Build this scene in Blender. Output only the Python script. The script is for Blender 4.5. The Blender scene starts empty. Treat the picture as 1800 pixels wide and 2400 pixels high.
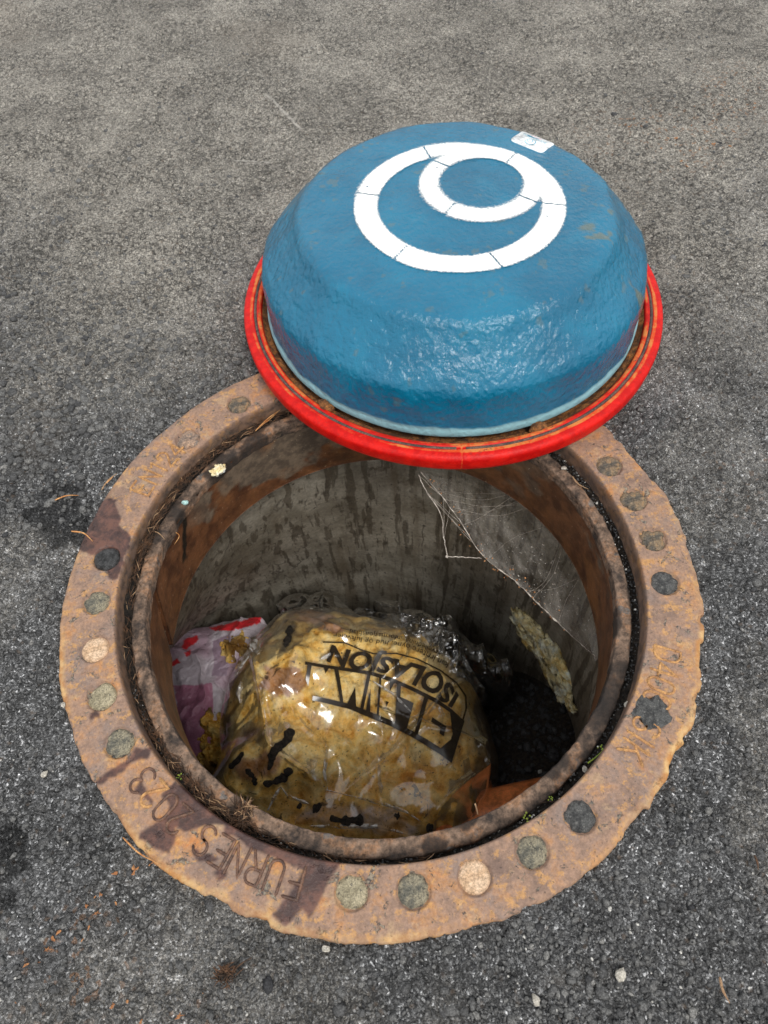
import bpy, bmesh, math, random
import numpy as np
from mathutils import Matrix, Vector

random.seed(5)
rng = np.random.default_rng(11)
R = math.radians
scene = bpy.context.scene
col = scene.collection

# ------------------------------------------------------------------ camera
FPX, PITCH, ROLL = 24 / 43.27 * 3000, R(32.26), R(-3.759)
CAM = np.array([0.01274, -0.41857, 0.81141])
cd = bpy.data.cameras.new('camera')
cam = bpy.data.objects.new('camera', cd)
col.objects.link(cam)
cd.sensor_fit = 'VERTICAL'
cd.sensor_height = 36
cd.lens = FPX / 2400 * 36
cd.clip_start, cd.clip_end = 0.02, 600
MROT = Matrix.Rotation(PITCH, 3, 'X') @ Matrix.Rotation(ROLL, 3, 'Z')
cam.matrix_world = Matrix.Translation(CAM) @ MROT.to_4x4()
cd.dof.use_dof = True
cd.dof.focus_distance = 0.92
cd.dof.aperture_fstop = 9.0
scene.camera = cam

# ------------------------------------------------------------------ sky (overcast) and sun
SUN_EL, SUN_AZ = R(60), math.atan2(0.24, -0.50)
w = bpy.data.worlds.new('World')
scene.world = w
w.use_nodes = True
nt = w.node_tree
bg = nt.nodes['Background']
sky = nt.nodes.new('ShaderNodeTexSky')
sky.sky_type = 'NISHITA'
sky.sun_disc = False
sky.sun_elevation = SUN_EL
sky.sun_rotation = SUN_AZ
sky.dust_density = 3.0
hs = nt.nodes.new('ShaderNodeHueSaturation')
hs.inputs['Saturation'].default_value = 0.25
nt.links.new(sky.outputs[0], hs.inputs['Color'])
tc = nt.nodes.new('ShaderNodeTexCoord')
ns = nt.nodes.new('ShaderNodeTexNoise')
ns.inputs['Scale'].default_value = 2.2
ns.inputs['Detail'].default_value = 5
nt.links.new(tc.outputs['Generated'], ns.inputs['Vector'])
cr = nt.nodes.new('ShaderNodeValToRGB')
cr.color_ramp.elements[0].position = 0.3
cr.color_ramp.elements[0].color = (4.6, 5.0, 5.5, 1)
cr.color_ramp.elements[1].position = 0.7
cr.color_ramp.elements[1].color = (12.2, 12.3, 12.4, 1)
nt.links.new(ns.outputs[0], cr.inputs[0])
mx = nt.nodes.new('ShaderNodeMix')
mx.data_type = 'RGBA'
mx.inputs[0].default_value = 0.8
nt.links.new(hs.outputs[0], mx.inputs[6])
nt.links.new(cr.outputs[0], mx.inputs[7])
nt.links.new(mx.outputs[2], bg.inputs['Color'])
bg.inputs['Strength'].default_value = 0.092
sd = bpy.data.lights.new('sun', 'SUN')
sd.energy = 1.5
sd.angle = R(17)
sd.color = (1.0, 0.965, 0.91)
so = bpy.data.objects.new('sun', sd)
col.objects.link(so)
sdir = Vector((math.sin(SUN_AZ) * math.cos(SUN_EL), math.cos(SUN_AZ) * math.cos(SUN_EL), math.sin(SUN_EL)))
so.rotation_euler = sdir.to_track_quat('Z', 'Y').to_euler()
so.location = sdir * 6
vs = scene.view_settings
vs.view_transform = 'Standard'
vs.look = 'None'
vs.exposure = 0.45
vs.gamma = 1.0
scene.cycles.max_bounces = 8
scene.cycles.diffuse_bounces = 3
scene.cycles.glossy_bounces = 3
scene.cycles.transparent_max_bounces = 8
scene.cycles.caustics_reflective = False

# ------------------------------------------------------------------ helpers
NPR = np.array(MROT)


def bp(uv, z):
    """points on the level plane z seen at the given places of the 1800 x 2400 photograph"""
    uv = np.atleast_2d(np.array(uv, float))
    d = np.stack([(uv[:, 0] - 900) / FPX, -(uv[:, 1] - 1200) / FPX, -np.ones(len(uv))], 1) @ NPR.T
    t = (z - CAM[2]) / d[:, 2]
    return CAM + d * t[:, None]


def pj(P):
    q = (np.asarray(P) - CAM) @ NPR
    return np.stack([900 + FPX * q[:, 0] / -q[:, 2], 1200 - FPX * q[:, 1] / -q[:, 2]], 1)


def reg(o, s, pts):
    return [(o[0] + x * s, o[1] + y * s) for x, y in pts]


def _h(ix, iy, iz):
    h = (ix.astype(np.uint32) * np.uint32(374761393)) ^ (iy.astype(np.uint32) * np.uint32(668265263)) ^ (iz.astype(np.uint32) * np.uint32(2147483647 - 96))
    h = (h ^ (h >> np.uint32(13))) * np.uint32(1274126177)
    h = h ^ (h >> np.uint32(16))
    return (h & np.uint32(0xffffff)).astype(np.float64) / 8388607.5 - 1.0


def vn(x, y, z=0.0):
    x = np.asarray(x, float); y = np.asarray(y, float)
    z = np.zeros_like(x) + z
    x0 = np.floor(x); y0 = np.floor(y); z0 = np.floor(z)
    fx, fy, fz = x - x0, y - y0, z - z0
    fx = fx * fx * fx * (fx * (fx * 6 - 15) + 10); fy = fy * fy * fy * (fy * (fy * 6 - 15) + 10); fz = fz * fz * (3 - 2 * fz)
    ix = x0.astype(np.int64) + 50000; iy = y0.astype(np.int64) + 50000; iz = z0.astype(np.int64) + 50000
    out = 0
    for a in (0, 1):
        for b in (0, 1):
            for c in (0, 1):
                out = out + _h(ix + a, iy + b, iz + c) * (fx if a else 1 - fx) * (fy if b else 1 - fy) * (fz if c else 1 - fz)
    return out


def fbm(x, y, z=0.0, o=4, g=0.5):
    s = 0; a = 1.0; n = 0
    for k in range(o):
        s = s + a * vn(np.asarray(x) * 2 ** k + 17 * k, np.asarray(y) * 2 ** k - 9 * k, np.asarray(z) * 2 ** k + 5 * k)
        n += a; a *= g
    return s / n * 1.6


def sstep(a, b, x):
    t = np.clip((x - a) / (b - a), 0, 1)
    return t * t * (3 - 2 * t)


def inpoly(px, py, poly):
    ins = np.zeros(px.shape, bool)
    n = len(poly)
    for i in range(n):
        x1, y1 = poly[i]; x2, y2 = poly[(i + 1) % n]
        if y1 == y2:
            continue
        c = ((y1 > py) != (y2 > py)) & (px < (x2 - x1) * (py - y1) / (y2 - y1) + x1)
        ins ^= c
    return ins


def link(o, parent=None):
    col.objects.link(o)
    if parent is not None:
        o.parent = parent
    return o


def mesh(name, V, Fc, mat, parent=None, smooth=True, attrs=None):
    """V (n,3); Fc (m,3|4) int array or list of such arrays"""
    V = np.asarray(V, np.float32)
    Fl = Fc if isinstance(Fc, list) else [Fc]
    Fl = [np.asarray(f, np.int32) for f in Fl if len(f)]
    me = bpy.data.meshes.new(name)
    me.vertices.add(len(V))
    me.vertices.foreach_set('co', V.ravel())
    loops = np.concatenate([f.ravel() for f in Fl])
    tot = np.concatenate([np.full(len(f), f.shape[1], np.int32) for f in Fl])
    st = np.concatenate([[0], np.cumsum(tot)[:-1]]).astype(np.int32)
    me.loops.add(len(loops))
    me.loops.foreach_set('vertex_index', loops)
    me.polygons.add(len(tot))
    me.polygons.foreach_set('loop_start', st)
    me.polygons.foreach_set('loop_total', tot)
    me.update(calc_edges=True)
    if smooth:
        me.polygons.foreach_set('use_smooth', np.ones(len(tot), bool))
    for k, a in (attrs or {}).items():
        a = np.asarray(a, np.float32)
        if a.ndim == 1:
            me.attributes.new(k, 'FLOAT', 'POINT').data.foreach_set('value', a)
        else:
            if a.shape[1] == 3:
                a = np.c_[a, np.ones(len(a), np.float32)]
            me.attributes.new(k, 'FLOAT_COLOR', 'POINT').data.foreach_set('color', a.ravel())
    me.validate()
    if mat is not None:
        me.materials.append(mat)
    return link(bpy.data.objects.new(name, me), parent)


def gridf(nr, nt, closed=True, flip=False):
    """faces of a grid of nr rows, nt columns, row-major; closed wraps the columns"""
    m = nt if closed else nt - 1
    i, j = np.meshgrid(np.arange(nr - 1), np.arange(m), indexing='ij')
    j2 = (j + 1) % nt
    f = np.stack([i * nt + j, i * nt + j2, (i + 1) * nt + j2, (i + 1) * nt + j], -1).reshape(-1, 4)
    return f[:, ::-1] if flip else f


def lathe(prof, nt):
    p = np.array(prof, float)
    t = np.linspace(0, 2 * np.pi, nt, endpoint=False)
    rr, tt = np.meshgrid(p[:, 0], t, indexing='ij')
    zz = np.repeat(p[:, 1][:, None], nt, 1)
    return rr, tt, zz


def dense(prof, step):
    out = [prof[0]]
    for a, b in zip(prof[:-1], prof[1:]):
        n = max(1, int(math.hypot(b[0] - a[0], b[1] - a[1]) / step + 0.5))
        for k in range(1, n + 1):
            out.append((a[0] + (b[0] - a[0]) * k / n, a[1] + (b[1] - a[1]) * k / n))
    return out


def smoothprof(prof, it=2):
    """Chaikin corner cutting, ends kept"""
    p = [tuple(q) for q in prof]
    for _ in range(it):
        o = [p[0]]
        for a, b in zip(p[:-1], p[1:]):
            o += [(a[0] * .75 + b[0] * .25, a[1] * .75 + b[1] * .25), (a[0] * .25 + b[0] * .75, a[1] * .25 + b[1] * .75)]
        p = o + [p[-1]]
    return p


def empty(name, loc=(0, 0, 0)):
    o = bpy.data.objects.new(name, None)
    o.empty_display_size = 0.05
    o.location = loc
    return link(o)


def tag(o, label, cat, group=None, kind=None):
    if label: o['label'] = label
    if cat: o['category'] = cat
    if group: o['group'] = group
    if kind: o['kind'] = kind
    return o


def tube(pts, rad, ns=6, closed_ends=True):
    """tube through 3-D points with a radius at each point"""
    P = np.array(pts, float)
    n = len(P)
    rad = np.full(n, rad) if np.isscalar(rad) else np.array(rad, float)
    T = np.gradient(P, axis=0)
    T /= np.linalg.norm(T, axis=1)[:, None] + 1e-12
    up = np.array([0.13, 0.21, 0.97])
    A = np.cross(T, up); A /= np.linalg.norm(A, axis=1)[:, None] + 1e-12
    B = np.cross(T, A)
    a = np.linspace(0, 2 * np.pi, ns, endpoint=False)
    V = P[:, None, :] + rad[:, None, None] * (np.cos(a)[None, :, None] * A[:, None, :] + np.sin(a)[None, :, None] * B[:, None, :])
    V = V.reshape(-1, 3)
    F = gridf(n, ns)
    caps = [np.array([[0, (k + 1) % ns, k] for k in range(1, ns - 1)]), np.array([[(n - 1) * ns, (n - 1) * ns + k, (n - 1) * ns + k + 1] for k in range(1, ns - 1)])]
    return V, [F] + caps


def curve_pts(ctrl, n):
    """smooth resampled polyline (Catmull-Rom)"""
    c = np.array(ctrl, float)
    c = np.vstack([2 * c[0] - c[1], c, 2 * c[-1] - c[-2]])
    out = []
    m = len(c) - 3
    for t in np.linspace(0, m - 1e-6, n):
        i = int(t); f = t - i
        p0, p1, p2, p3 = c[i:i + 4]
        out.append(0.5 * ((2 * p1) + (-p0 + p2) * f + (2 * p0 - 5 * p1 + 4 * p2 - p3) * f * f + (-p0 + 3 * p1 - 3 * p2 + p3) * f ** 3))
    return np.array(out)


PHI = (1 + 5 ** .5) / 2
ICOV = np.array([(-1, PHI, 0), (1, PHI, 0), (-1, -PHI, 0), (1, -PHI, 0), (0, -1, PHI), (0, 1, PHI), (0, -1, -PHI), (0, 1, -PHI), (PHI, 0, -1), (PHI, 0, 1), (-PHI, 0, -1), (-PHI, 0, 1)]) / math.hypot(1, PHI)
ICOF = np.array([(0, 11, 5), (0, 5, 1), (0, 1, 7), (0, 7, 10), (0, 10, 11), (1, 5, 9), (5, 11, 4), (11, 10, 2), (10, 7, 6), (7, 1, 8), (3, 9, 4), (3, 4, 2), (3, 2, 6), (3, 6, 8), (3, 8, 9), (4, 9, 5), (2, 4, 11), (6, 2, 10), (8, 6, 7), (9, 8, 1)])


def stones(P, size, flat, tone):
    """angular low stones joined: P (n,3), size (n,), flat = height ratio, tone (n,) -> V, F, attr"""
    n = len(P)
    a = rng.uniform(0, 2 * np.pi, n)
    V = ICOV[None] * (1 + rng.uniform(-.32, .32, (n, 12, 1)))
    t = rng.uniform(0, 2 * np.pi, n); c, s = np.cos(t)[:, None], np.sin(t)[:, None]
    y, z = V[..., 1] * c - V[..., 2] * s, V[..., 1] * s + V[..., 2] * c
    V = np.stack([V[..., 0], y, z], -1) * size[:, None, None] * np.stack([np.ones(n), rng.uniform(.55, .95, n), np.full(n, flat)], -1)[:, None, :]
    c, s = np.cos(a)[:, None], np.sin(a)[:, None]
    V = np.stack([V[..., 0] * c - V[..., 1] * s, V[..., 0] * s + V[..., 1] * c, V[..., 2]], -1) + P[:, None, :]
    F = ICOF[None] + 12 * np.arange(n)[:, None, None]
    return V.reshape(-1, 3), F.reshape(-1, 3), np.repeat(tone, 12, 0)


# ------------------------------------------------------------------ materials
class G:
    def __init__(s, name):
        s.m = bpy.data.materials.new(name)
        s.m.use_nodes = True
        s.t = s.m.node_tree
        s.b = s.t.nodes['Principled BSDF']
        s.out = s.t.nodes['Material Output']
        s.co = s.n('ShaderNodeTexCoord').outputs['Object']

    def n(s, typ, ins=None, **kw):
        nd = s.t.nodes.new(typ)
        for k, v in kw.items():
            setattr(nd, k, v)
        for k, v in (ins or {}).items():
            s.set(nd.inputs[k], v)
        return nd

    def set(s, sock, v):
        if isinstance(v, bpy.types.NodeSocket):
            s.t.links.new(v, sock)
        elif isinstance(v, (tuple, list)) and sock.type == 'RGBA':
            sock.default_value = (*v[:3], 1)
        elif isinstance(v, (int, float)) and sock.type == 'RGBA':
            sock.default_value = (v, v, v, 1)
        else:
            sock.default_value = v

    def p(s, **kw):
        for k, v in kw.items():
            s.set(s.b.inputs[k.replace('_', ' ')], v)
        return s

    def math(s, op, a, b=0.0, c=0.0, clamp=False):
        nd = s.n('ShaderNodeMath', {0: a, 1: b, 2: c}, operation=op)
        nd.use_clamp = clamp
        return nd.outputs[0]

    def mul(s, a, b): return s.math('MULTIPLY', a, b)
    def add(s, a, b): return s.math('ADD', a, b)

    def mix(s, f, a, b, blend='MIX'):
        nd = s.n('ShaderNodeMix', data_type='RGBA', blend_type=blend)
        s.set(nd.inputs[0], f); s.set(nd.inputs[6], a); s.set(nd.inputs[7], b)
        return nd.outputs[2]

    def step(s, x, a, b):
        return s.n('ShaderNodeMapRange', {0: x, 1: a, 2: b, 3: 0.0, 4: 1.0}, interpolation_type='SMOOTHSTEP').outputs[0]

    def map(s, x, a, b, c, d):
        return s.n('ShaderNodeMapRange', {0: x, 1: a, 2: b, 3: c, 4: d}).outputs[0]

    def vmul(s, v, k):
        return s.n('ShaderNodeVectorMath', {0: v, 1: k}, operation='MULTIPLY').outputs[0]

    def vadd(s, v, k):
        return s.n('ShaderNodeVectorMath', {0: v, 1: k}, operation='ADD').outputs[0]

    def noise(s, scale, detail=4, rough=.55, dist=0.0, vec=None, color=False):
        nd = s.n('ShaderNodeTexNoise', {'Vector': vec or s.co, 'Scale': scale, 'Detail': detail, 'Roughness': rough, 'Distortion': dist})
        return nd.outputs[1 if color else 0]

    def vor(s, scale, vec=None, feature='F1', rand=1.0):
        return s.n('ShaderNodeTexVoronoi', {'Vector': vec or s.co, 'Scale': scale, 'Randomness': rand}, feature=feature)

    def ramp(s, f, stops, interp='LINEAR'):
        nd = s.n('ShaderNodeValToRGB', {0: f})
        e = nd.color_ramp
        e.interpolation = interp
        while len(e.elements) < len(stops):
            e.elements.new(0.5)
        for el, (p, c) in zip(e.elements, stops):
            el.position = p
            el.color = (*(c if isinstance(c, (tuple, list)) else (c, c, c)), 1)
        return nd.outputs[0]

    def at(s, name, color=False):
        nd = s.n('ShaderNodeAttribute', attribute_name=name)
        return nd.outputs['Color' if color else 'Fac']

    def sep(s, c):
        return s.n('ShaderNodeSeparateColor', {0: c}).outputs

    def bump(s, h, dist, strength=1.0):
        nd = s.n('ShaderNodeBump', {'Height': h, 'Distance': dist, 'Strength': strength})
        s.t.links.new(nd.outputs[0], s.b.inputs['Normal'])
        return nd.outputs[0]


def m_asphalt():
    g = G('asphalt')
    zone, wet, rust, dust = g.at('zone'), g.at('wet'), g.at('rust'), g.at('dust')
    wv = g.vadd(g.co, g.vmul(g.noise(70, 2, color=True), (.007, .007, .0)))
    wv = g.vmul(wv, (1, 1, .15))
    v1 = g.vor(95, wv); v2 = g.vor(210, wv); v3 = g.vor(520, wv)
    c1, c2, c3 = g.sep(v1.outputs['Color']), g.sep(v2.outputs['Color']), g.sep(v3.outputs['Color'])
    h1 = g.math('SUBTRACT', 1.0, g.step(v1.outputs['Distance'], .2, .8))
    h2 = g.math('SUBTRACT', 1.0, g.step(v2.outputs['Distance'], .15, .8))
    h3 = g.math('SUBTRACT', 1.0, g.step(v3.outputs['Distance'], .1, .85))
    p1 = g.step(c1[0], .35, .5); p2 = g.step(c2[0], .25, .45)
    s1, s2 = g.mul(h1, p1), g.mul(h2, p2)
    mid = g.noise(150, 4, .8)
    gap = g.math('SUBTRACT', 1.0, g.step(g.vor(78, g.vadd(wv, g.vmul(g.noise(140, 2, color=True), (.007, .007, 0))), 'DISTANCE_TO_EDGE').outputs['Distance'], .015, .12))
    gap = g.mul(gap, g.mul(g.step(g.noise(9, 3, .6), .40, .52), g.step(g.noise(70, 2, .6), .40, .52)))
    fine = g.noise(700, 2, .75)
    grain = g.ramp(c3[1], [(0, .022), (.45, .062), (.75, .112), (.9, .18), (.97, .30), (1, .55)])
    t2 = g.ramp(c2[1], [(0, .035), (.5, .085), (.85, .13), (.97, .21), (1, .34)])
    t1 = g.ramp(c1[1], [(0, .06), (.5, .095), (.85, .13), (1, .19)])
    colr = g.mix(g.mul(s2, .45), grain, t2)
    colr = g.mix(g.mul(s1, .3), colr, t1)
    # grey brown dust worked into the older surface away from the frame
    warm = g.mix(g.step(c3[2], .2, .95), (.096, .087, .072), (.335, .306, .26))
    colr = g.mix(g.mul(zone, .8), colr, warm)
    colr = g.mix(1.0, colr, g.ramp(fine, [(.34, .45), (.5, 1.0), (.66, 1.75)]), 'MULTIPLY')
    colr = g.mix(1.0, colr, g.ramp(mid, [(.33, .34), (.47, .98), (.55, 1.1), (.68, 1.75)]), 'MULTIPLY')
    colr = g.mix(1.0, colr, g.ramp(g.noise(5, 4, .6), [(.36, 1.36), (.64, 1.95)]), 'MULTIPLY')
    colr = g.mix(g.mul(gap, .62), colr, (.022, .021, .02))
    colr = g.mix(g.mul(dust, .5), colr, (.34, .285, .225))
    colr = g.mix(g.mul(g.step(c2[2], .93, .96), g.mul(s2, .35)), colr, (.26, .18, .12))
    rn = g.step(g.add(c2[2], g.mul(mid, .35)), 1.06, 1.13)
    colr = g.mix(g.mul(g.mul(rn, rust), .6), colr, (.36, .17, .07))
    sx = g.n('ShaderNodeSeparateXYZ', {0: g.co}).outputs
    scr = None
    for (ax, ay), (bx, by), wd, k in SCR:
        dx, dy = bx - ax, by - ay
        L = math.hypot(dx, dy); dx /= L; dy /= L
        px, py = g.math('SUBTRACT', sx[0], ax), g.math('SUBTRACT', sx[1], ay)
        al = g.add(g.mul(px, dx), g.mul(py, dy))
        ac = g.math('ABSOLUTE', g.add(g.mul(px, -dy), g.mul(py, dx)))
        m = g.mul(g.mul(g.step(al, 0, L * .25), g.math('SUBTRACT', 1.0, g.step(al, L * .92, L))), g.math('SUBTRACT', 1.0, g.step(ac, wd * .3, wd)))
        m = g.mul(m, k)
        scr = m if scr is None else g.math('MAXIMUM', scr, m)
    colr = g.mix(g.mul(scr, g.step(mid, .36, .48)), colr, (.60, .56, .50))
    colr = g.mix(g.mul(wet, .72), colr, (.012, .012, .012))
    g.p(Base_Color=colr, Roughness=g.math('SUBTRACT', .8, g.mul(wet, .45)), Specular_IOR_Level=.4)
    hh = g.add(g.add(g.mul(s1, .0024), g.mul(s2, .0020)), g.mul(g.add(g.mul(mid, .6), g.noise(26, 3, .6)), .0065))
    hh = g.math('SUBTRACT', hh, g.mul(gap, .004))
    amp = g.math('MULTIPLY_ADD', g.at('rough'), .7, .4)
    dsp = g.n('ShaderNodeDisplacement', {'Height': g.mul(hh, amp), 'Midlevel': .0048, 'Scale': 1.0})
    g.t.links.new(dsp.outputs[0], g.out.inputs['Displacement'])
    g.m.displacement_method = 'DISPLACEMENT'
    g.bump(g.math('SUBTRACT', g.add(g.add(g.mul(h3, .5), g.mul(s1, .7)), g.add(fine, mid)), g.mul(gap, .9)), .0038, 1.0)
    return g.m


def m_stone():
    g = G('aggregate_stone')
    t = g.at('tone')
    c = g.mix(1.0, g.ramp(t, [(0, (.03, .03, .032)), (.4, (.085, .084, .082)), (.75, (.15, .147, .14)), (.92, (.26, .25, .23)), (1, (.62, .6, .55))]), g.ramp(g.noise(520, 4, .8), [(.34, .3), (.5, .95), (.66, 2.0)]), 'MULTIPLY')
    g.p(Base_Color=c, Roughness=.72, Specular_IOR_Level=.4)
    g.bump(g.noise(700, 2, .7), .0012)
    return g.m


def m_rust():
    g = G('rusty_cast_iron')
    wet, edge, dark = g.at('wet'), g.at('edge'), g.at('dark')
    n1, n2, n3 = g.noise(11, 6, .62), g.noise(45, 6, .68), g.noise(230, 5, .75)
    c = g.ramp(g.add(g.mul(n1, .5), g.mul(n2, .5)), [(.36, (.165, .108, .084)), (.45, (.24, .155, .113)), (.52, (.305, .19, .130)), (.59, (.38, .195, .092)), (.67, (.47, .175, .048))])
    c = g.mix(g.mul(g.step(g.noise(13, 6, .7), .5, .62), .6), c, (.205, .160, .142))
    c = g.mix(g.mul(g.step(g.noise(60, 5, .75), .52, .62), .65), c, (.50, .265, .09))
    c = g.mix(g.mul(g.step(g.noise(28, 5, .7, vec=g.vadd(g.co, (2.3, .7, 0))), .56, .66), .5), c, (.42, .285, .165))
    c = g.mix(1.0, c, g.ramp(n3, [(.32, .74), (.68, 1.28)]), 'MULTIPLY')
    pit = g.step(g.noise(42, 5, .75, .6), .595, .625)
    c = g.mix(g.mul(pit, .85), c, g.mix(g.step(g.noise(260, 3), .4, .6), (.05, .05, .05), (.26, .225, .17)))
    sp = g.step(g.noise(210, 3, .6), .655, .69)
    c = g.mix(g.mul(sp, .75), c, (.06, .045, .035))
    c = g.mix(g.mul(edge, .8), c, g.mix(g.step(n2, .42, .6), (.46, .20, .045), (.64, .42, .18)))
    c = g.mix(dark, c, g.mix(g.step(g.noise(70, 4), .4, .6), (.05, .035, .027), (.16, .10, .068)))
    c = g.mix(g.mul(wet, .95), c, g.mix(g.step(n2, .42, .62), (.045, .022, .02), (.125, .056, .042)))
    g.p(Base_Color=c, Roughness=g.math('SUBTRACT', .8, g.mul(wet, .48)), Specular_IOR_Level=.4)
    g.bump(g.add(g.add(g.mul(n2, .6), g.mul(n3, .5)), g.mul(pit, -.5)), .0022, .8)
    return g.m


def m_skirt():
    g = G('wet_rusty_steel')
    dry, soil = g.at('dry'), g.at('soil')
    n2, n3 = g.noise(30, 5, .6), g.noise(160, 4, .7)
    c = g.mix(g.step(n2, .35, .65), (.075, .029, .015), (.18, .074, .032))
    d = g.mix(g.step(g.noise(50, 5), .38, .62), (.095, .070, .050), (.175, .130, .090))
    c = g.mix(dry, c, d)
    c = g.mix(g.mul(g.step(g.noise(11, 4), .55, .7), .5), c, (.30, .125, .04))
    c = g.mix(1.0, c, g.ramp(n3, [(.3, .75), (.7, 1.25)]), 'MULTIPLY')
    c = g.mix(g.mul(g.step(g.noise(240, 2), .7, .74), .7), c, (.45, .36, .25))
    c = g.mix(soil, c, (.014, .011, .009))
    g.p(Base_Color=c, Roughness=g.math('MULTIPLY_ADD', dry, .3, .42), Specular_IOR_Level=.4)
    g.bump(g.add(g.mul(n2, .5), g.mul(n3, .5)), .0016, .8)
    return g.m


def m_lip():
    g = G('caked_rust')
    soil = g.at('soil')
    n2, n3 = g.noise(26, 6, .65), g.noise(150, 5, .7)
    c = g.ramp(n2, [(.37, (.045, .032, .025)), (.45, (.13, .086, .060)), (.53, (.215, .142, .098)), (.6, (.28, .15, .08)), (.66, (.15, .13, .115))])
    c = g.mix(1.0, c, g.ramp(n3, [(.35, .4), (.65, 1.45)]), 'MULTIPLY')
    c = g.mix(soil, c, (.016, .012, .01))
    g.p(Base_Color=c, Roughness=.85)
    g.bump(g.add(g.mul(n2, .4), g.mul(n3, .6)), .004, 1.0)
    return g.m


def m_concrete():
    g = G('stained_concrete')
    vs_ = g.vadd(g.vmul(g.co, (1, 1, .055)), g.vmul(g.noise(22, 3, color=True), (.012, .012, 0)))
    s1, s2 = g.noise(17, 4, .6, .2, vec=vs_), g.noise(62, 3, .55, .2, vec=vs_)
    n1, n2, n4 = g.noise(9, 6, .65), g.noise(140, 5, .75), g.noise(38, 5, .7)
    c = g.mix(g.step(n1, .36, .64), (.19, .168, .128), (.36, .33, .27))
    c = g.mix(g.mul(g.step(s1, .47, .68), .65), c, (.12, .09, .055))
    c = g.mix(g.mul(g.step(s2, .545, .60), .7), c, (.06, .045, .028))
    ln = g.math('ABSOLUTE', g.math('SUBTRACT', g.noise(30, 2, .5, 0, vec=vs_), .5))
    ln = g.math('SUBTRACT', 1.0, g.step(ln, .004, .022))
    c = g.mix(g.mul(g.mul(ln, g.step(n4, .4, .58)), .7), c, (.04, .03, .02))
    c = g.mix(g.mul(g.step(n4, .57, .66), .6), c, (.075, .055, .034))
    c = g.mix(1.0, c, g.ramp(n2, [(.34, .72), (.66, 1.22)]), 'MULTIPLY')
    c = g.mix(g.mul(g.step(g.noise(80, 2), .68, .72), .8), c, (.03, .025, .02))
    g.p(Base_Color=c, Roughness=.7)
    g.bump(g.add(g.mul(n2, .6), n4), .0018, .7)
    return g.m


def m_blue():
    g = G('glossy_blue_coating')
    st, pale = g.at('stain'), g.at('pale')
    v = g.vmul(g.co, (1, 1, .75))
    peel = g.n('ShaderNodeTexVoronoi', {'Vector': g.vadd(v, g.vmul(g.noise(120, 3, color=True), (.006, .006, .006))), 'Scale': 150, 'Smoothness': 1.0}, feature='SMOOTH_F1').outputs['Distance']
    n2, n3 = g.noise(70, 4, .6, .8, vec=v), g.noise(260, 4, .6, .5, vec=v)
    c = g.mix(g.step(g.noise(9, 4), .35, .65), (.0, .108, .200), (.001, .146, .258))
    c = g.mix(g.mul(g.step(g.noise(15, 5, .6, .6), .5, .7), .35), c, (.002, .185, .30))
    c = g.mix(g.mul(st, .6), c, (.17, .14, .04))
    c = g.mix(pale, c, (.21, .40, .44))
    g.p(Base_Color=c, Roughness=g.math('MULTIPLY_ADD', pale, .4, g.map(n2, .35, .65, .05, .13)), Specular_IOR_Level=.6)
    h = g.add(g.add(g.mul(peel, .7), g.mul(n3, .5)), g.mul(n2, 1.1))
    g.bump(h, .0026, .75)
    return g.m


def m_white():
    g = G('white_spray_paint')
    a = g.at('cover')
    a = g.step(g.add(a, g.mul(g.math('SUBTRACT', g.noise(420, 3, .7), .5), .9)), .3, .72)
    v = g.vmul(g.co, (1, 1, .75))
    g.p(Base_Color=(.84, .86, .85), Roughness=.4, Alpha=a)
    g.bump(g.add(g.noise(260, 4, vec=v), g.noise(70, 4, vec=v)), .0016, .7)
    return g.m


def m_red():
    g = G('red_paint_on_iron')
    wear = g.at('wear')
    sx = g.n('ShaderNodeSeparateXYZ', {0: g.co}).outputs
    th = g.math('ARCTAN2', sx[1], sx[0])
    rr = g.math('SQRT', g.add(g.mul(sx[0], sx[0]), g.mul(sx[1], sx[1])))
    pv = g.n('ShaderNodeCombineXYZ', {0: g.mul(th, 3.0), 1: g.mul(rr, 60), 2: g.mul(sx[2], 45)}).outputs[0]
    n1, n2 = g.noise(2.2, 6, .68, vec=pv), g.noise(60, 5, .65)
    w = g.step(g.add(g.mul(wear, .62), g.add(g.mul(n1, .5), g.mul(n2, .22))), .62, .92)
    red = g.mix(g.step(n2, .4, .6), (.50, .004, .003), (.66, .009, .005))
    org = g.mix(g.step(n2, .4, .6), (.64, .06, .012), (.62, .20, .05))
    c = g.mix(w, red, org)
    c = g.mix(g.mul(g.step(g.noise(110, 4, .75), .6, .68), g.math('MULTIPLY_ADD', wear, .6, .25)), c, (.10, .055, .04))
    g.p(Base_Color=c, Roughness=g.map(w, 0, 1, .45, .65), Specular_IOR_Level=.22)
    g.bump(g.add(g.mul(n2, .6), g.noise(240, 4)), .0009, .7)
    return g.m


def m_simple(name, c1, c2, scale=60, rough=.8, bump=.002, spec=.4, extra=None):
    g = G(name)
    n = g.noise(scale, 6, .65)
    c = g.mix(g.step(n, .38, .62), c1, c2)
    c = g.mix(1.0, c, g.ramp(g.noise(scale * 5, 4, .75), [(.34, .5), (.66, 1.45)]), 'MULTIPLY')
    if extra:
        c = g.mix(g.mul(g.step(g.noise(scale * 1.7, 4, .7), .58, .66), .85), c, extra)
    g.p(Base_Color=c, Roughness=rough, Specular_IOR_Level=spec)
    if bump:
        g.bump(g.add(n, g.noise(scale * 5, 4, .7)), bump)
    return g.m


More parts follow.
